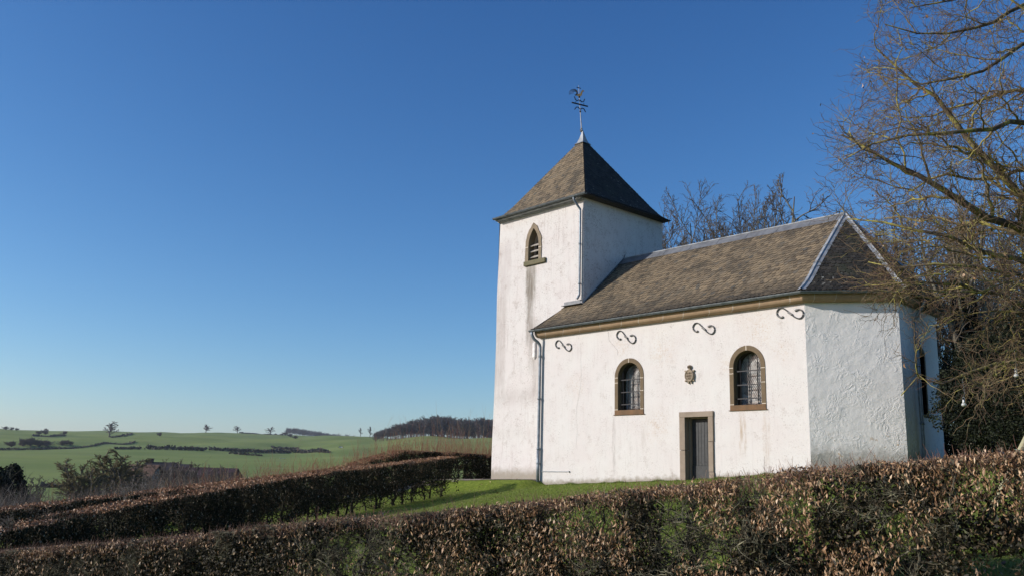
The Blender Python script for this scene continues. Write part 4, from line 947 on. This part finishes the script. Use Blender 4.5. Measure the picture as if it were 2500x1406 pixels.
    me = tube_mesh('twigs', [(C, Rc, 3), (D, Rd, 3)]); me.materials.append(M['twig']); link('twigs', me, o)
    q = C[rng.random(len(C)) < .022][:, -1]; q = np.concatenate([q, q[::2]+rng.normal(0, .03, (len(q[::2]), 3))]); m = len(q)
    me = leaf_mesh('dry_leaves', rng, q, np.stack([rng.normal(0, .5, m), rng.normal(0, .5, m), -np.ones(m)], 1), .05*np.exp(rng.normal(0, .25, m)), .3); me.materials.append(LEAF); link('dry_leaves', me, o)
M['bark_t'] = bark_mat('mossy_branch', (.13, .095, .055), (.24, .19, .11), (.36, .32, .08), .8, 2.2)
big_tree()

def bare_tree_mesh(seed, H, spread, n1=10, n2=8, n3=6, n4=0, up=.12, stems=1, fork=.25, tr=.16, rmin=.004, ang=34, k=(8, 5, 4, 3)):
    rng = np.random.default_rng(seed); P, Rr = [], []
    for s in range(stems):
        a = rng.uniform(0, 6.28); lean = (0 if stems == 1 else rng.uniform(.06, .30)); a = s*6.283/max(1, stems)+rng.uniform(-.4, .4); d = np.array((math.cos(a)*lean, math.sin(a)*lean, 1.0)); h = H*(1 if s == 0 else rng.uniform(.7, .98))
        z = np.linspace(0, 1, 10); p = z[:, None]*h*d+np.cumsum(rng.normal(0, .018*H, (10, 3))*(1, 1, .2), 0)*.6; p -= p[0]; P.append(p); Rr.append(tr*(1 if s == 0 else .75)*np.linspace(1, .12, 10))
    P, Rr = np.stack(P), np.stack(Rr)
    A, Ra = spawn(rng, P, Rr, n1, (fork, .98), ang, 9, spread, .25, .5, rmin*2.5, .25, up, .10, 8, True, .55)
    B, Rb = spawn(rng, A, Ra, n2, (.2, 1), 38, 12, .38, .35, .5, rmin*1.6, .35, up*.7, .14, 6)
    C, Rc = spawn(rng, B, Rb, n3, (.15, 1), 40, 14, .42, .35, .6, rmin, .45, up*.5, .18, 5)
    low = [(P, Rr, k[0]), (A, Ra, k[1])]; top = [(B, Rb, k[2]), (C, Rc, k[3])]
    if n4:
        D, Rd = spawn(rng, C, Rc, n4, (.2, 1), 42, 14, .42, .35, .7, rmin*.8, .6, up*.3, .18, 4); top.append((D, Rd, 3))
    return low, top

def bare_trees():
    """the leafless trees behind the nave"""
    low, top = bare_tree_mesh(71, 8.0, 3.0, 15, 10, 7, 3, .11, 7, .15, .12, .0068, 36)
    low2, top2 = bare_tree_mesh(72, 9.0, 2.8, 13, 7, 5, 2, .14, 1, .3, .14, .011, 32)
    mats = {'trunk': M['bark2'], 'crown': M['twig2']}
    a = tree_object('bare_tree', 'spreading bare tree behind the nave roof, left half hidden by the tower', 'tree', {'trunk': low, 'crown': top}, mats, group='bare trees behind the chapel')
    c = tree_object('slender_tree', 'slender open-branched pale tree sticking up above the ridge near the hip', 'tree', {'trunk': low2, 'crown': top2}, mats, group='bare trees behind the chapel')
    def put(o, px, D, rz, sc, top_py=None, hgt=8.0):
        p = at(px, 700, D); p[2] = gz(p[0], p[1])
        if top_py is not None:
            hgt = max(v.co.z for ch in o.children for v in ch.data.vertices)*.97
            zt = at(px, top_py, D)[2]; sc = (zt-p[2])/hgt
        o.location = p; o.rotation_euler = (0, 0, rz); o.scale = (sc, sc, sc)
    put(a, 1722, 43, .3, 1, 474, 8.6)
    b2 = copy_tree(a); put(b2, 1835, 46, 2.1, 1, 492, 8.6); b2['label'] = 'dense bare tree rising over the middle of the nave ridge'
    b3 = copy_tree(a); put(b3, 1775, 49, 4.3, 1, 464, 8.6); b3['label'] = 'tallest rounded bare tree behind the nave, between two others over the ridge'
    put(c, 1945, 42, 1.0, 1, 428, 9.3)
    c2 = copy_tree(c); put(c2, 1880, 50, 2.6, 1, 500, 9.3); c2['label'] = 'thin bare tree half hidden behind the dense one over the ridge'
    for px, D, rz, ty, src, h, lab in ((2130, 45, 4.0, 520, a, 8.6, 'bare tree behind the apse roof peak'), (2260, 40, .9, 500, a, 8.6, 'bare many-stemmed tree just right of the apse roof'), (2340, 33, 2.9, 560, c, 9.3, 'upright pale-stemmed tree standing behind the hanging boughs'),
                                       (2420, 38, 5.2, 470, a, 8.6, 'bare bushy tree deep behind the beech boughs'), (2490, 44, 1.6, 420, a, 8.6, 'bare tree at the far right edge behind the boughs'), (2395, 30, 4.4, 640, c, 9.3, 'short grey-stemmed tree beside the dark ivy trunk')):
        q = copy_tree(src); put(q, px, D, rz, 1, ty, h); q['label'] = lab
    # ivy-dark trunk and evergreen shrubs in the shade right of the apse
    rng = np.random.default_rng(75)
    p = at(2392, 1100, 25.5); p[2] = gz(p[0], p[1]); T = resample([p+(0, 0, -.2), p+(.05, 0, 1.5), p+(-.1, .1, 3.2), p+(-.3, .2, 5.5)], 10); R0 = np.linspace(.34, .16, 10)
    A, Ra = spawn(rng, T[None], R0[None], 16, (.45, 1), 35, 10, 3.0, .3, .35, .02, .25, .1, .12, 8, True, .3); B, Rb = spawn(rng, A, Ra, 9, (.2, 1), 40, 12, .4, .3, .5, .008, .4, .04, .16, 6); C, Rc = spawn(rng, B, Rb, 6, (.2, 1), 42, 12, .45, .3, .6, .005, .5, .02, .2, 4)
    o = tree_object('ivy_trunk_tree', 'thick dark trunk clad in ivy in the shade right of the apse', 'tree', {'trunk': [(T[None], R0[None], 10), (A, Ra, 6)], 'crown': [(B, Rb, 4), (C, Rc, 3)]}, mats)
    m = 9000; t = rng.random(m)*9; i = t.astype(int); ax = T[i]+(T[np.minimum(i+1, 9)]-T[i])*(t-i)[:, None]; a_ = rng.uniform(0, 6.28, m); rr = np.interp(t, [0, 9], [.42, .30])*(.8+.5*vnoise(9, ax*3+np.stack([a_, a_, a_], 1), .8))
    q = ax+np.stack([np.cos(a_)*rr, np.sin(a_)*rr, 0*a_], 1); me = flake_mesh('ivy', rng, q, np.stack([np.cos(a_), np.sin(a_), -1.2+0*a_], 1), np.full(m, .09), .45); me.materials.append(EVERG); link('ivy', me, o)
    for px, py, D, w, h, lab in ((2330, 1100, 29, 1.5, 3.4, 'dark evergreen shrub against the apse corner'), (2440, 1100, 24, 1.9, 3.6, 'broad dark evergreen shrub right of the ivy trunk'), (2540, 1095, 22, 1.7, 4.0, 'dark evergreen shrub cut by the right edge'), (2370, 1060, 34, 2.6, 5.2, 'tall dark evergreen at the back of the shady corner'), (2480, 1060, 33, 2.8, 5.6, 'tallest dark evergreen behind the hanging feeder')):
        p = at(px, py, D); p[2] = gz(p[0], p[1]); evergreen(lab, p, w, h, int(16000*w), rng, .055, 'dark evergreens beside the apse')
EVERG = island('evergreen_leaf', [(0, (.004, .006, .003)), (.5, (.008, .012, .005)), (.85, (.014, .020, .007)), (1, (.028, .036, .014))], .7, spec=.2)
def evergreen(lab, p, w, h, n, rng, ls, group, mat=None, name='evergreen_shrub', cat='shrub', taper=.35):
    o = empty(name, p); tag(o, lab, cat, group)
    t = np.linspace(0, 1, 8); S = np.stack([np.stack([t*rng.normal(0, w*.35), t*rng.normal(0, w*.35), t*h*rng.uniform(.7, .95)], 1) for _ in range(6)]); R0 = np.full((6, 1), .05)*np.linspace(1, .2, 8)[None]
    A, Ra = spawn(rng, S, R0, 14, (.1, 1), 55, 15, w*.6, .3, .4, .008, .4, .03, .15, 6, True, .4)
    me = tube_mesh('stems', [(S, R0, 6), (A, Ra, 4)]); me.materials.append(M['bark2']); link('stems', me, o)
    q = rng.normal(size=(n, 3)); q /= np.linalg.norm(q, axis=1)[:, None]; rr = (.45+.55*rng.random(n)**.5); z = .5+q[:, 2]*rr*.5; wid = w*(1-taper*z)*(.75+.5*vnoise(int(p[0]*7) % 90, q*2.2+5, .7))
    P = np.stack([q[:, 0]*rr*wid, q[:, 1]*rr*wid, z*h], 1); cl = vnoise(3, P, .45); P = P[cl > .36]; n = len(P)
    me = flake_mesh('foliage', rng, P, rng.normal(size=(n, 3))+(0, 0, -.4), ls*np.exp(rng.normal(0, .3, n)), .42); me.materials.append(mat or EVERG); link('foliage', me, o)
    return o
bare_trees()

# ------------------------------------------------------------------ the valley and the far hillside
FARB = bark_mat('far_bark', (.085, .075, .065), (.14, .125, .105), None); FART = bark_mat('far_twig', (.085, .068, .058), (.14, .115, .095), None); FARR = bark_mat('far_red_twig', (.13, .065, .05), (.17, .09, .065), None)
WOODT = bark_mat('wood_twig', (.065, .056, .056), (.11, .097, .094), None, sc=.05)
WILLOW = bark_mat('willow_twig', (.15, .125, .065), (.23, .19, .10), None)
def valley():
    rng = np.random.default_rng(81)
    def src(seed, H, **k): return bare_tree_mesh(seed, H, **k)
    # a few far-tree shapes, each an individual object with copies sharing its mesh
    kinds = {'round': (src(82, 8, spread=3.6, n1=18, n2=9, n3=7, up=.03, fork=.22, tr=.3, rmin=.085, ang=48, k=(6, 4, 3, 3)), FART),
             'tall': (src(83, 11, spread=3.4, n1=18, n2=8, n3=6, up=.08, fork=.25, tr=.28, rmin=.08, ang=42, k=(6, 4, 3, 3)), FART),
             'bush': (src(84, 3.5, spread=3.0, n1=12, n2=8, n3=7, up=.05, stems=5, fork=.05, tr=.12, rmin=.07, ang=45, k=(4, 4, 3, 3)), FART),
             'willow': (src(87, 7.0, spread=2.3, n1=17, n2=10, n3=9, up=.01, stems=8, fork=.3, tr=.17, rmin=.024, ang=42, k=(7, 5, 4, 3)), WILLOW),
             'scrub': (src(86, 5, spread=2.2, n1=12, n2=8, n3=5, up=.12, stems=3, fork=.12, tr=.09, rmin=.018, k=(6, 4, 3, 3)), FART)}
    made = {}
    def plant(kind, name, label, cat, p, h, rz, group=None, mat=None, wide=1.0, sub=.25):
        (low, top), tm = kinds[kind]; key = (kind, mat.name if mat else '')
        if key not in made:
            o = empty(name); a = tube_mesh('trunk', low); a.materials.append(FARB); link('trunk', a, o); b = tube_mesh('crown', top); b.materials.append(mat or tm); link('crown', b, o)
            made[key] = (o, float(max(b.vertices[i].co.z for i in range(0, len(b.vertices), 7))))
        else:
            o = copy_tree(made[key][0]); o.name = name
        zmax = made[key][1]; s = h/zmax; o.location = (p[0], p[1], p[2]-sub); o.rotation_euler = (0, 0, rz); o.scale = (s*wide, s*wide, s); tag(o, label, cat, group); return o
    g1 = 'trees and bushes on the far hillside'
    def hill(kind, px, py_base, hpx, label, wide=1.0, mat=None, cat='tree', name='hillside_tree'):
        p = hit(px, py_base, 250); r = float(np.hypot(p[0]-CAMP[0], p[1]-CAMP[1])); plant(kind, name, label, cat, p, hpx/FPX*r*1.05, rng.uniform(0, 6.28), g1, mat, wide)
    hill('round', 266, 1066, 34, 'big round bare tree standing alone high on the far hillside', 1.6)
    hill('round', 503, 1052, 18, 'small reddish tree on the skyline, left of three', 1.9, FARR)
    hill('round', 580, 1054, 16, 'small dark tree on the skyline, middle of three', 2.0)
    hill('round', 660, 1055, 18, 'small dark tree on the skyline, right of three', 2.1)
    hill('bush', 390, 1064, 10, 'small bush alone on the upper slope under the skyline', 1.0, None, 'bush', 'hillside_bush')
    for px, pb, h, l in ((95, 1060, 9, 'left bush of the pair below the skyline at far left'), (111, 1060, 12, 'right bush of the pair below the skyline at far left'), (157, 1060, 9, 'single bush by the dark bank at upper left')): hill('bush', px, pb, h, l, 1.2, None, 'bush', 'hillside_bush')
    for px, pb, h, l in ((14, 1048, 8, 'tiny tree on the skyline at the left edge'), (28, 1049, 7, 'second tiny tree on the left skyline'), (40, 1050, 6, 'low bush on the left skyline'), (112, 1050, 5, 'skyline bush above the pair of bushes')): hill('bush', px, pb, h, l, 1.2, None, 'bush', 'hillside_bush')
    for px, pb, h, w, l in ((28, 1090, 14, 1.3, 'leftmost bush of the thicket on the lower hillside'), (55, 1089, 18, 1.2, 'second bush of the hillside thicket from its left end'), (74, 1088, 20, 1.2, 'tallest bush in the middle of the hillside thicket'), (95, 1089, 16, 1.3, 'bush right of the middle of the hillside thicket'), (112, 1089, 15, 1.3, 'rightmost bush of the hillside thicket')): hill('bush', px, pb, h, l, w, None, 'bush', 'hillside_bush')
    for px, pb, h, l in ((152, 1087, 13, 'left bush of three small ones below the big round tree'), (163, 1085, 12, 'middle bush of three small ones below the big round tree'), (172, 1086, 10, 'right bush of three small ones below the big round tree')): hill('bush', px, pb, h, l, 1.0, None, 'bush', 'hillside_bush')
    for px, pb, h, l in ((697, 1062, 9, 'upper bush in the short row below the skyline gap'), (709, 1066, 9, 'middle bush in the short row below the skyline gap'), (721, 1070, 8, 'lower bush in the short row below the skyline gap')): hill('bush', px, pb, h, l, 1.3, None, 'bush', 'hillside_bush')
    for px, pb, h, l in ((880, 1062, 20, 'pale bare tree just left of the hilltop wood'), (903, 1068, 26, 'darker bare tree touching the left end of the hilltop wood'), (918, 1070, 16, 'low bare tree at the foot of the wood'), (945, 1075, 12, 'bush on the grass under the left of the wood')): hill('tall', px, pb, h, l, 1.5)
    # field hedges and dark banks
    def strip(pts, hm, label, dens=1.0, width=2.0):
        hm *= .75
        P = resample(np.array([hit(*q, 250) for q in pts]), 60); L = np.linalg.norm(np.diff(P, axis=0), axis=1).sum(); n = int(min(6000, L*22*dens)); t = rng.uniform(0, 59, n); i = np.minimum(t.astype(int), 58); f = (t-i)[:, None]
        q = P[i]*(1-f)+P[i+1]*f+np.stack([rng.normal(0, width*.3, n), rng.normal(0, width*.3, n), 0*t], 1); q[:, 2] = ground(q[:, 0], q[:, 1])+rng.random(n)**.7*hm*(.6+.8*vnoise(4, q/6.0, 1.0))
        me = flake_mesh('field_hedge', rng, q, rng.normal(size=(n, 3))+(0, 0, .6), np.full(n, .8+.2*hm)*np.exp(rng.normal(0, .3, n)), .42); me.materials.append(HEDGE_FAR)
        tag(link('field_hedge', me), label, 'field hedge', 'hedges between the far fields')
    strip([(358, 1096), (430, 1098), (503, 1100)], 3.2, 'thick dark field hedge across the valley above the farm roofs')
    strip([(510, 1098), (560, 1101), (620, 1104), (690, 1105)], 2.9, 'dark field hedge continuing right from the one above the farm')
    strip([(664, 1094), (720, 1098), (790, 1104)], 2.4, 'upper of two short hedges meeting at the right of the field')
    strip([(672, 1103), (740, 1103), (800, 1105)], 2.2, 'lower of two short hedges meeting at the right of the field')
    strip([(280, 1096), (320, 1096), (344, 1096)], 1.8, 'thin hedge just above the willow crowns')
    strip([(0, 1098), (100, 1097), (180, 1094), (230, 1088), (330, 1078)], 1.0, 'low dark field edge curving up the left of the hillside', .5, 1.2)
    strip([(560, 1107), (600, 1110), (640, 1113)], 1.2, 'faint short hedge in the pale field corner', .6, 1.2)
    strip([(100, 1189), (150, 1189), (190, 1188)], .6, 'dark hedge at the near bottom edge of the green field', 1.2)
    for k, (pts, hm, l) in enumerate((([(80, 1064), (130, 1064), (160, 1063)], 1.6, 'dark bank under the pair of bushes at upper left'), ([(270, 1068), (300, 1064), (322, 1058)], 1.6, 'dark bank rising right from the big round tree'), ([(585, 1054), (620, 1058), (660, 1060), (690, 1062)], 1.5, 'dark bank below the skyline trees'))): strip(pts, hm, l, .8, 1.6)
    # the wood on the hill: reads as one mass
    def wood(name, label, spots, hm, seed, mat):
        r = np.random.default_rng(seed); protos = [bare_tree_mesh(s, .92, .50, 14, 7, 5, up=.04, fork=.30, tr=.016, rmin=.007, ang=52, k=(4, 3, 3, 3)) for s in (seed, seed+1, seed+2, seed+3)]; sets = []
        for p in spots:
            low, top = protos[r.integers(4)]; a = r.uniform(0, 6.28); ca, sa = math.cos(a), math.sin(a); R3 = np.array([[ca, sa, 0], [-sa, ca, 0], [0, 0, 1]]); h = hm*r.uniform(.9, 1.1)*(p[3] if len(p) > 3 else 1.0); p = p[:3]; sc = np.array([h*1.25, h*1.25, h])
            for P, Rr, k in low[:1]+low[1:]+top: sets.append((P@R3*sc+p, Rr*h, 3))
        me = tube_mesh(name, sets); me.materials.append(mat); tag(link(name, me), label, 'wood', kind='stuff')
    sp = []
    for px, pb in zip(rng.uniform(908, 1300, 620), rng.random(620)):
        base = np.interp(px, [905, 960, 1080, 1205, 1330], [1068, 1068, 1066, 1068, 1072]); r = np.interp(px, [900, 1330], [1020, 960])+pb**1.3*280
        p = np.append(along(px, r), np.interp(px, [908, 925, 960, 1010, 1060, 1250], [.45, .62, .85, 1.05, 1.2, 1.08])); sp.append(p)
    wood('hilltop_wood', 'bare brown wood covering the hilltop left of the tower', sp, 17.5, 91, WOODT)
    sp = [along(px, r) for px, r in zip(rng.uniform(690, 890, 160), rng.uniform(2550, 2800, 160))]
    wood('distant_wood', 'thin line of distant wood on the skyline right of centre', sp, 20, 95, WOODT)
    # farm below the bank
    def house(label, c, L, W, eave, ridge, rz, wallm, roofm, chimney=None, name='farmhouse'):
        o = empty(name, c, rz); tag(o, label, 'farm building', 'farm buildings in the valley')
        b = MB(); b.add([(-L, -W, -2), (L, -W, -2), (L, W, -2), (-L, W, -2), (-L, -W, eave), (L, -W, eave), (L, W, eave), (-L, W, eave), (-L, 0, ridge-.1), (L, 0, ridge-.1)], [(0, 1, 5, 4), (1, 2, 6, 9, 5), (2, 3, 7, 6), (3, 0, 4, 8, 7)]); b.build('wall', wallm, o)
        b = MB(); e = .4
        for s in (-1, 1): b.add([(-L-e, s*(W+e), eave-.35), (L+e, s*(W+e), eave-.35), (L+e, 0, ridge), (-L-e, 0, ridge), (-L-e, s*(W+e), eave-.5), (L+e, s*(W+e), eave-.5), (L+e, 0, ridge-.16), (-L-e, 0, ridge-.16)], [(0, 1, 2, 3), (7, 6, 5, 4), (0, 4, 5, 1), (1, 5, 6, 2), (3, 2, 6, 7), (0, 3, 7, 4)])
        r = b.build('roof', roofm, o)
        if chimney: b = MB(); b.box((chimney, 0, ridge), (.8, .8, 1.1)); b.box((chimney, 0, ridge+.56), (.95, .95, .12)); b.build('chimney', CHIM, r)
        for s in (-1, 1):
            for x in (-L*.5, L*.4): b = MB(); b.box((x, s*(W+.03), eave*.55), (.9, .06, 1.2)); b.build('window', DARKW, o)
        return o
    tile = plain('clay_tiles', (.115, .068, .048), .85, 0, .3, 1.2); dk = plain('dark_tiles', (.045, .038, .042), .8, 0, .25, 1.5); red = plain('red_cladding', (.05, .027, .030), .8, 0, .25, 1.2); wl = plain('farm_wall', (.26, .25, .23), .9, 0, .15, .8)
    CHIM = plain('chimney_brick', (.10, .06, .05), .9); DARKW = plain('dark_window', (.02, .02, .022), .3)
    def spot(px, r): p = along(px, r); return (p[0], p[1], p[2])
    def zfor(px, py, r): d = ray(px, py); return CAMP[2]+d[2]/math.hypot(d[0], d[1])*r
    c = spot(352, 165); house('farm building with brown tiled roof and pale gable beside the willows', c, 2.3, 2.6, zfor(352, 1162, 165)-c[2], zfor(352, 1133, 165)-c[2], YAW-.12, wl, tile)
    c = spot(392, 178); house('dark roofed farm building with a chimney behind the brown one', c, 2.4, 2.6, zfor(392, 1150, 178)-c[2], zfor(392, 1127, 178)-c[2], YAW+.1, wl, dk, -1.9)
    c = spot(422, 186); house('low dark shed roof right of the chimney', c, 3.0, 2.6, zfor(422, 1148, 186)-c[2], zfor(422, 1131, 186)-c[2], YAW, wl, dk, None, 'barn')
    c = spot(508, 172); house('long low barn with dark red cladding and a level dark ridge', c, 5.0, 3.2, zfor(500, 1158, 172)-c[2], zfor(500, 1140, 172)-c[2], YAW+.0, red, red, None, 'barn')
    # trees between the bank and the fields
    def vt(kind, px, r, top, label, cat='tree', name='valley_tree', wide=1.0, mat=None, g='trees in the valley bottom'):
        p = along(px, r); plant(kind, name, label, cat, p, max(1.0, zfor(px, top, r)-p[2]), rng.uniform(0, 6.28), g, mat, wide)
    vt('willow', 205, 120, 1112, 'left of two round greenish willows beside the farm', name='willow_tree', wide=1.65)
    vt('willow', 290, 128, 1090, 'larger right-hand willow in front of the brown tiled roof', name='willow_tree', wide=1.7)
    vt('scrub', 92, 84, 1150, 'small bare bush between the dark evergreen and the willows', 'bush', 'valley_bush', 1.4)
    for px, r, tp, l in ((412, 98, 1112, 'bare sapling in front of the dark farm roofs'), (440, 105, 1112, 'leaning bare tree in front of the barn'), (468, 110, 1118, 'pale bare tree before the left end of the barn'), (505, 150, 1128, 'bare bush before the middle of the long barn'), (535, 158, 1128, 'bare bush before the right end of the long barn'), (375, 80, 1140, 'thin dark tree crossing the pale gable'), (335, 76, 1150, 'bare bush below the brown tiled roof'), (300, 72, 1160, 'low bare bush at the foot of the larger willow'), (238, 70, 1175, 'low grey bush at the foot of the left willow'), (560, 120, 1140, 'bare bush at the right end of the barn')):
        vt('scrub', px, r, tp, l, wide=1.25)
    p = along(32, 80); evergreen('dark evergreen tree at the left edge below the field', p, 1.75, zfor(32, 1128, 80)-p[2], 9000, rng, .16, 'dark evergreens at the left edge', None, 'evergreen_tree', 'tree', .55)
    p = along(-8, 74); evergreen('dark evergreen cut by the left edge beside a taller one', p, 1.6, zfor(-8, 1135, 74)-p[2], 7000, rng, .16, 'dark evergreens at the left edge', None, 'evergreen_tree', 'tree', .5)
    # small pale things in the fields
    p = hit(690, 1120, 150); o = empty('water_trough', p, YAW); tag(o, 'white trough on dark legs in the field beyond the hedge', 'trough'); r = np.hypot(*(p-CAMP)[:2]); w = 16/FPX*r
    b = MB(); b.add([(-w/2, -.4, .75), (w/2, -.4, .75), (w/2, .4, .75), (-w/2, .4, .75), (-w/2*.9, -.25, .45), (w/2*.9, -.25, .45), (w/2*.9, .25, .45), (-w/2*.9, .25, .45)], [(0, 1, 5, 4), (1, 2, 6, 5), (2, 3, 7, 6), (3, 0, 4, 7), (4, 5, 6, 7)]); b.build('basin', plain('white_enamel', (.75, .75, .73), .5), o)
    for s in (-1, 1): b = MB(); b.box((s*w*.3, 0, .2), (.12, .5, .5)); b.build('leg', DARKW, o)
    p = hit(832, 1092, 150); r = np.hypot(*(p-CAMP)[:2]); w = 10/FPX*r; o = empty('feed_shelter', p, YAW); tag(o, 'small dark arched shelter with a pale end in the upper field', 'shelter')
    a = np.linspace(0, math.pi, 12); b = MB(); b.add([(w/2*math.cos(t), y, w*.42*math.sin(t)) for y in (-.8, .8) for t in a], [(i, i+1, 13+i, 12+i) for i in range(11)]); b.build('arched_roof', plain('shelter_roof', (.05, .05, .05), .6), o)
    b = MB(); b.add([(w*.46*math.cos(t), .1, w*.36*math.sin(t)) for t in a], [tuple(range(12))]); b.add([(w*.1, -.5, 0), (w*.44, -.5, 0), (w*.44, -.5, w*.2), (w*.1, -.5, w*.26)], [(0, 1, 2, 3)]); b.build('end_wall', plain('white_paint', (.78, .78, .76), .6), o)
HEDGE_FAR = island('field_hedge_leaf', [(0, (.05, .048, .04)), (.6, (.085, .075, .058)), (1, (.13, .11, .085))], .9)
valley()

# ------------------------------------------------------------------ things hanging in the beech and by the hedge
def small_things():
    cl = NT('clear_plastic', .08, .5); cl.b.inputs['Transmission Weight'].default_value = .55; cl.b.inputs['Roughness'].default_value = .18; clear = cl.col((.85, .87, .88)); wh = plain('white_plastic', (.85, .85, .84), .4); wire = plain('hanging_wire', (.5, .5, .5), .4, .6)
    seed = plain('bird_seed', (.45, .38, .28), .9)
    for px, py, D, lab in ((2481, 913, 11.9, 'clear bird feeder with white loop hanging at the far right'), (2353, 984, 11.5, 'clear bird feeder with white neck hanging lower, near the apse')):
        p = at(px, py, D); o = empty('bird_feeder', p); tag(o, lab, 'bird feeder', 'bird feeders in the beech'); s = 5.9*D/FPX
        b = MB(); b.add(*sphere(s, s, s*.82, (0, 0, -s*.5), 20, 12)); b.build('bowl', clear, o, True)
        b = MB(); b.add(*sphere(s*.78, s*.78, s*.42, (0, 0, -s*.75), 16, 8)); b.build('seed', seed, o, True)
        b = MB(); b.tube([(0, 0, s*.2), (0, 0, s*.9), (0, 0, s*1.5)], [s*.5, s*.42, s*.36], 12); b.build('neck', wh, o, True)
        b = MB(); b.tube([(s*.0+s*.45*math.sin(t), 0, s*2.0+s*.6*math.cos(t)) for t in np.linspace(-2.6, 2.6, 16)], s*.09, 6); b.tube([(0, 0, s*2.6), (.02, 0, s*4), (0, .01, .32)], .002, 4); b.build('hanging_loop', wire, o)
    a, c = at(2478, 1128, 8.9), at(2540, 1000, 9.0); d = c-a; a = a-d*.9; o = empty('wooden_stake', a); tag(o, 'pale leaning stake with a wire ring behind the hedge at the right edge', 'stake')
    b = MB(); b.tube([(0, 0, 0), d*.9, d*1.9], [.036, .034, .030], 10); b.build('pole', bark_mat('stake_wood', (.36, .33, .20), (.46, .42, .28), (.34, .36, .18), .4, 6), o, True)
    ctr = d*1.12; ax = unit(d[None])[0]; u = unit(np.cross(ax, [0, 0, 1.])[None])[0]; v = np.cross(ax, u)
    b = MB(); b.tube([ctr+(u*math.cos(t)+v*math.sin(t))*.048+ax*.015*math.sin(t) for t in np.linspace(0, 6.28, 20)], .005, 5, 0, False); b.build('wire_ring', plain('green_wire', (.25, .36, .27), .5), o)
small_things()

# ------------------------------------------------------------------ the air: one thin even volume over the whole scene
def haze():
    b = MB(); b.box((0, 0, 60), (17000, 17000, 180)); o = b.build('haze', None); o.data.materials.clear()
    m = bpy.data.materials.new('haze'); m.use_nodes = True; t = m.node_tree; t.nodes.clear()
    out = t.nodes.new('ShaderNodeOutputMaterial'); v = t.nodes.new('ShaderNodeVolumePrincipled'); v.inputs['Color'].default_value = (.80, .88, 1, 1); v.inputs['Density'].default_value = .00007; v.inputs['Anisotropy'].default_value = .2
    t.links.new(v.outputs[0], out.inputs['Volume']); o.data.materials.append(m); tag(o, 'thin bluish haze over the valley', 'haze', kind='stuff')
haze()
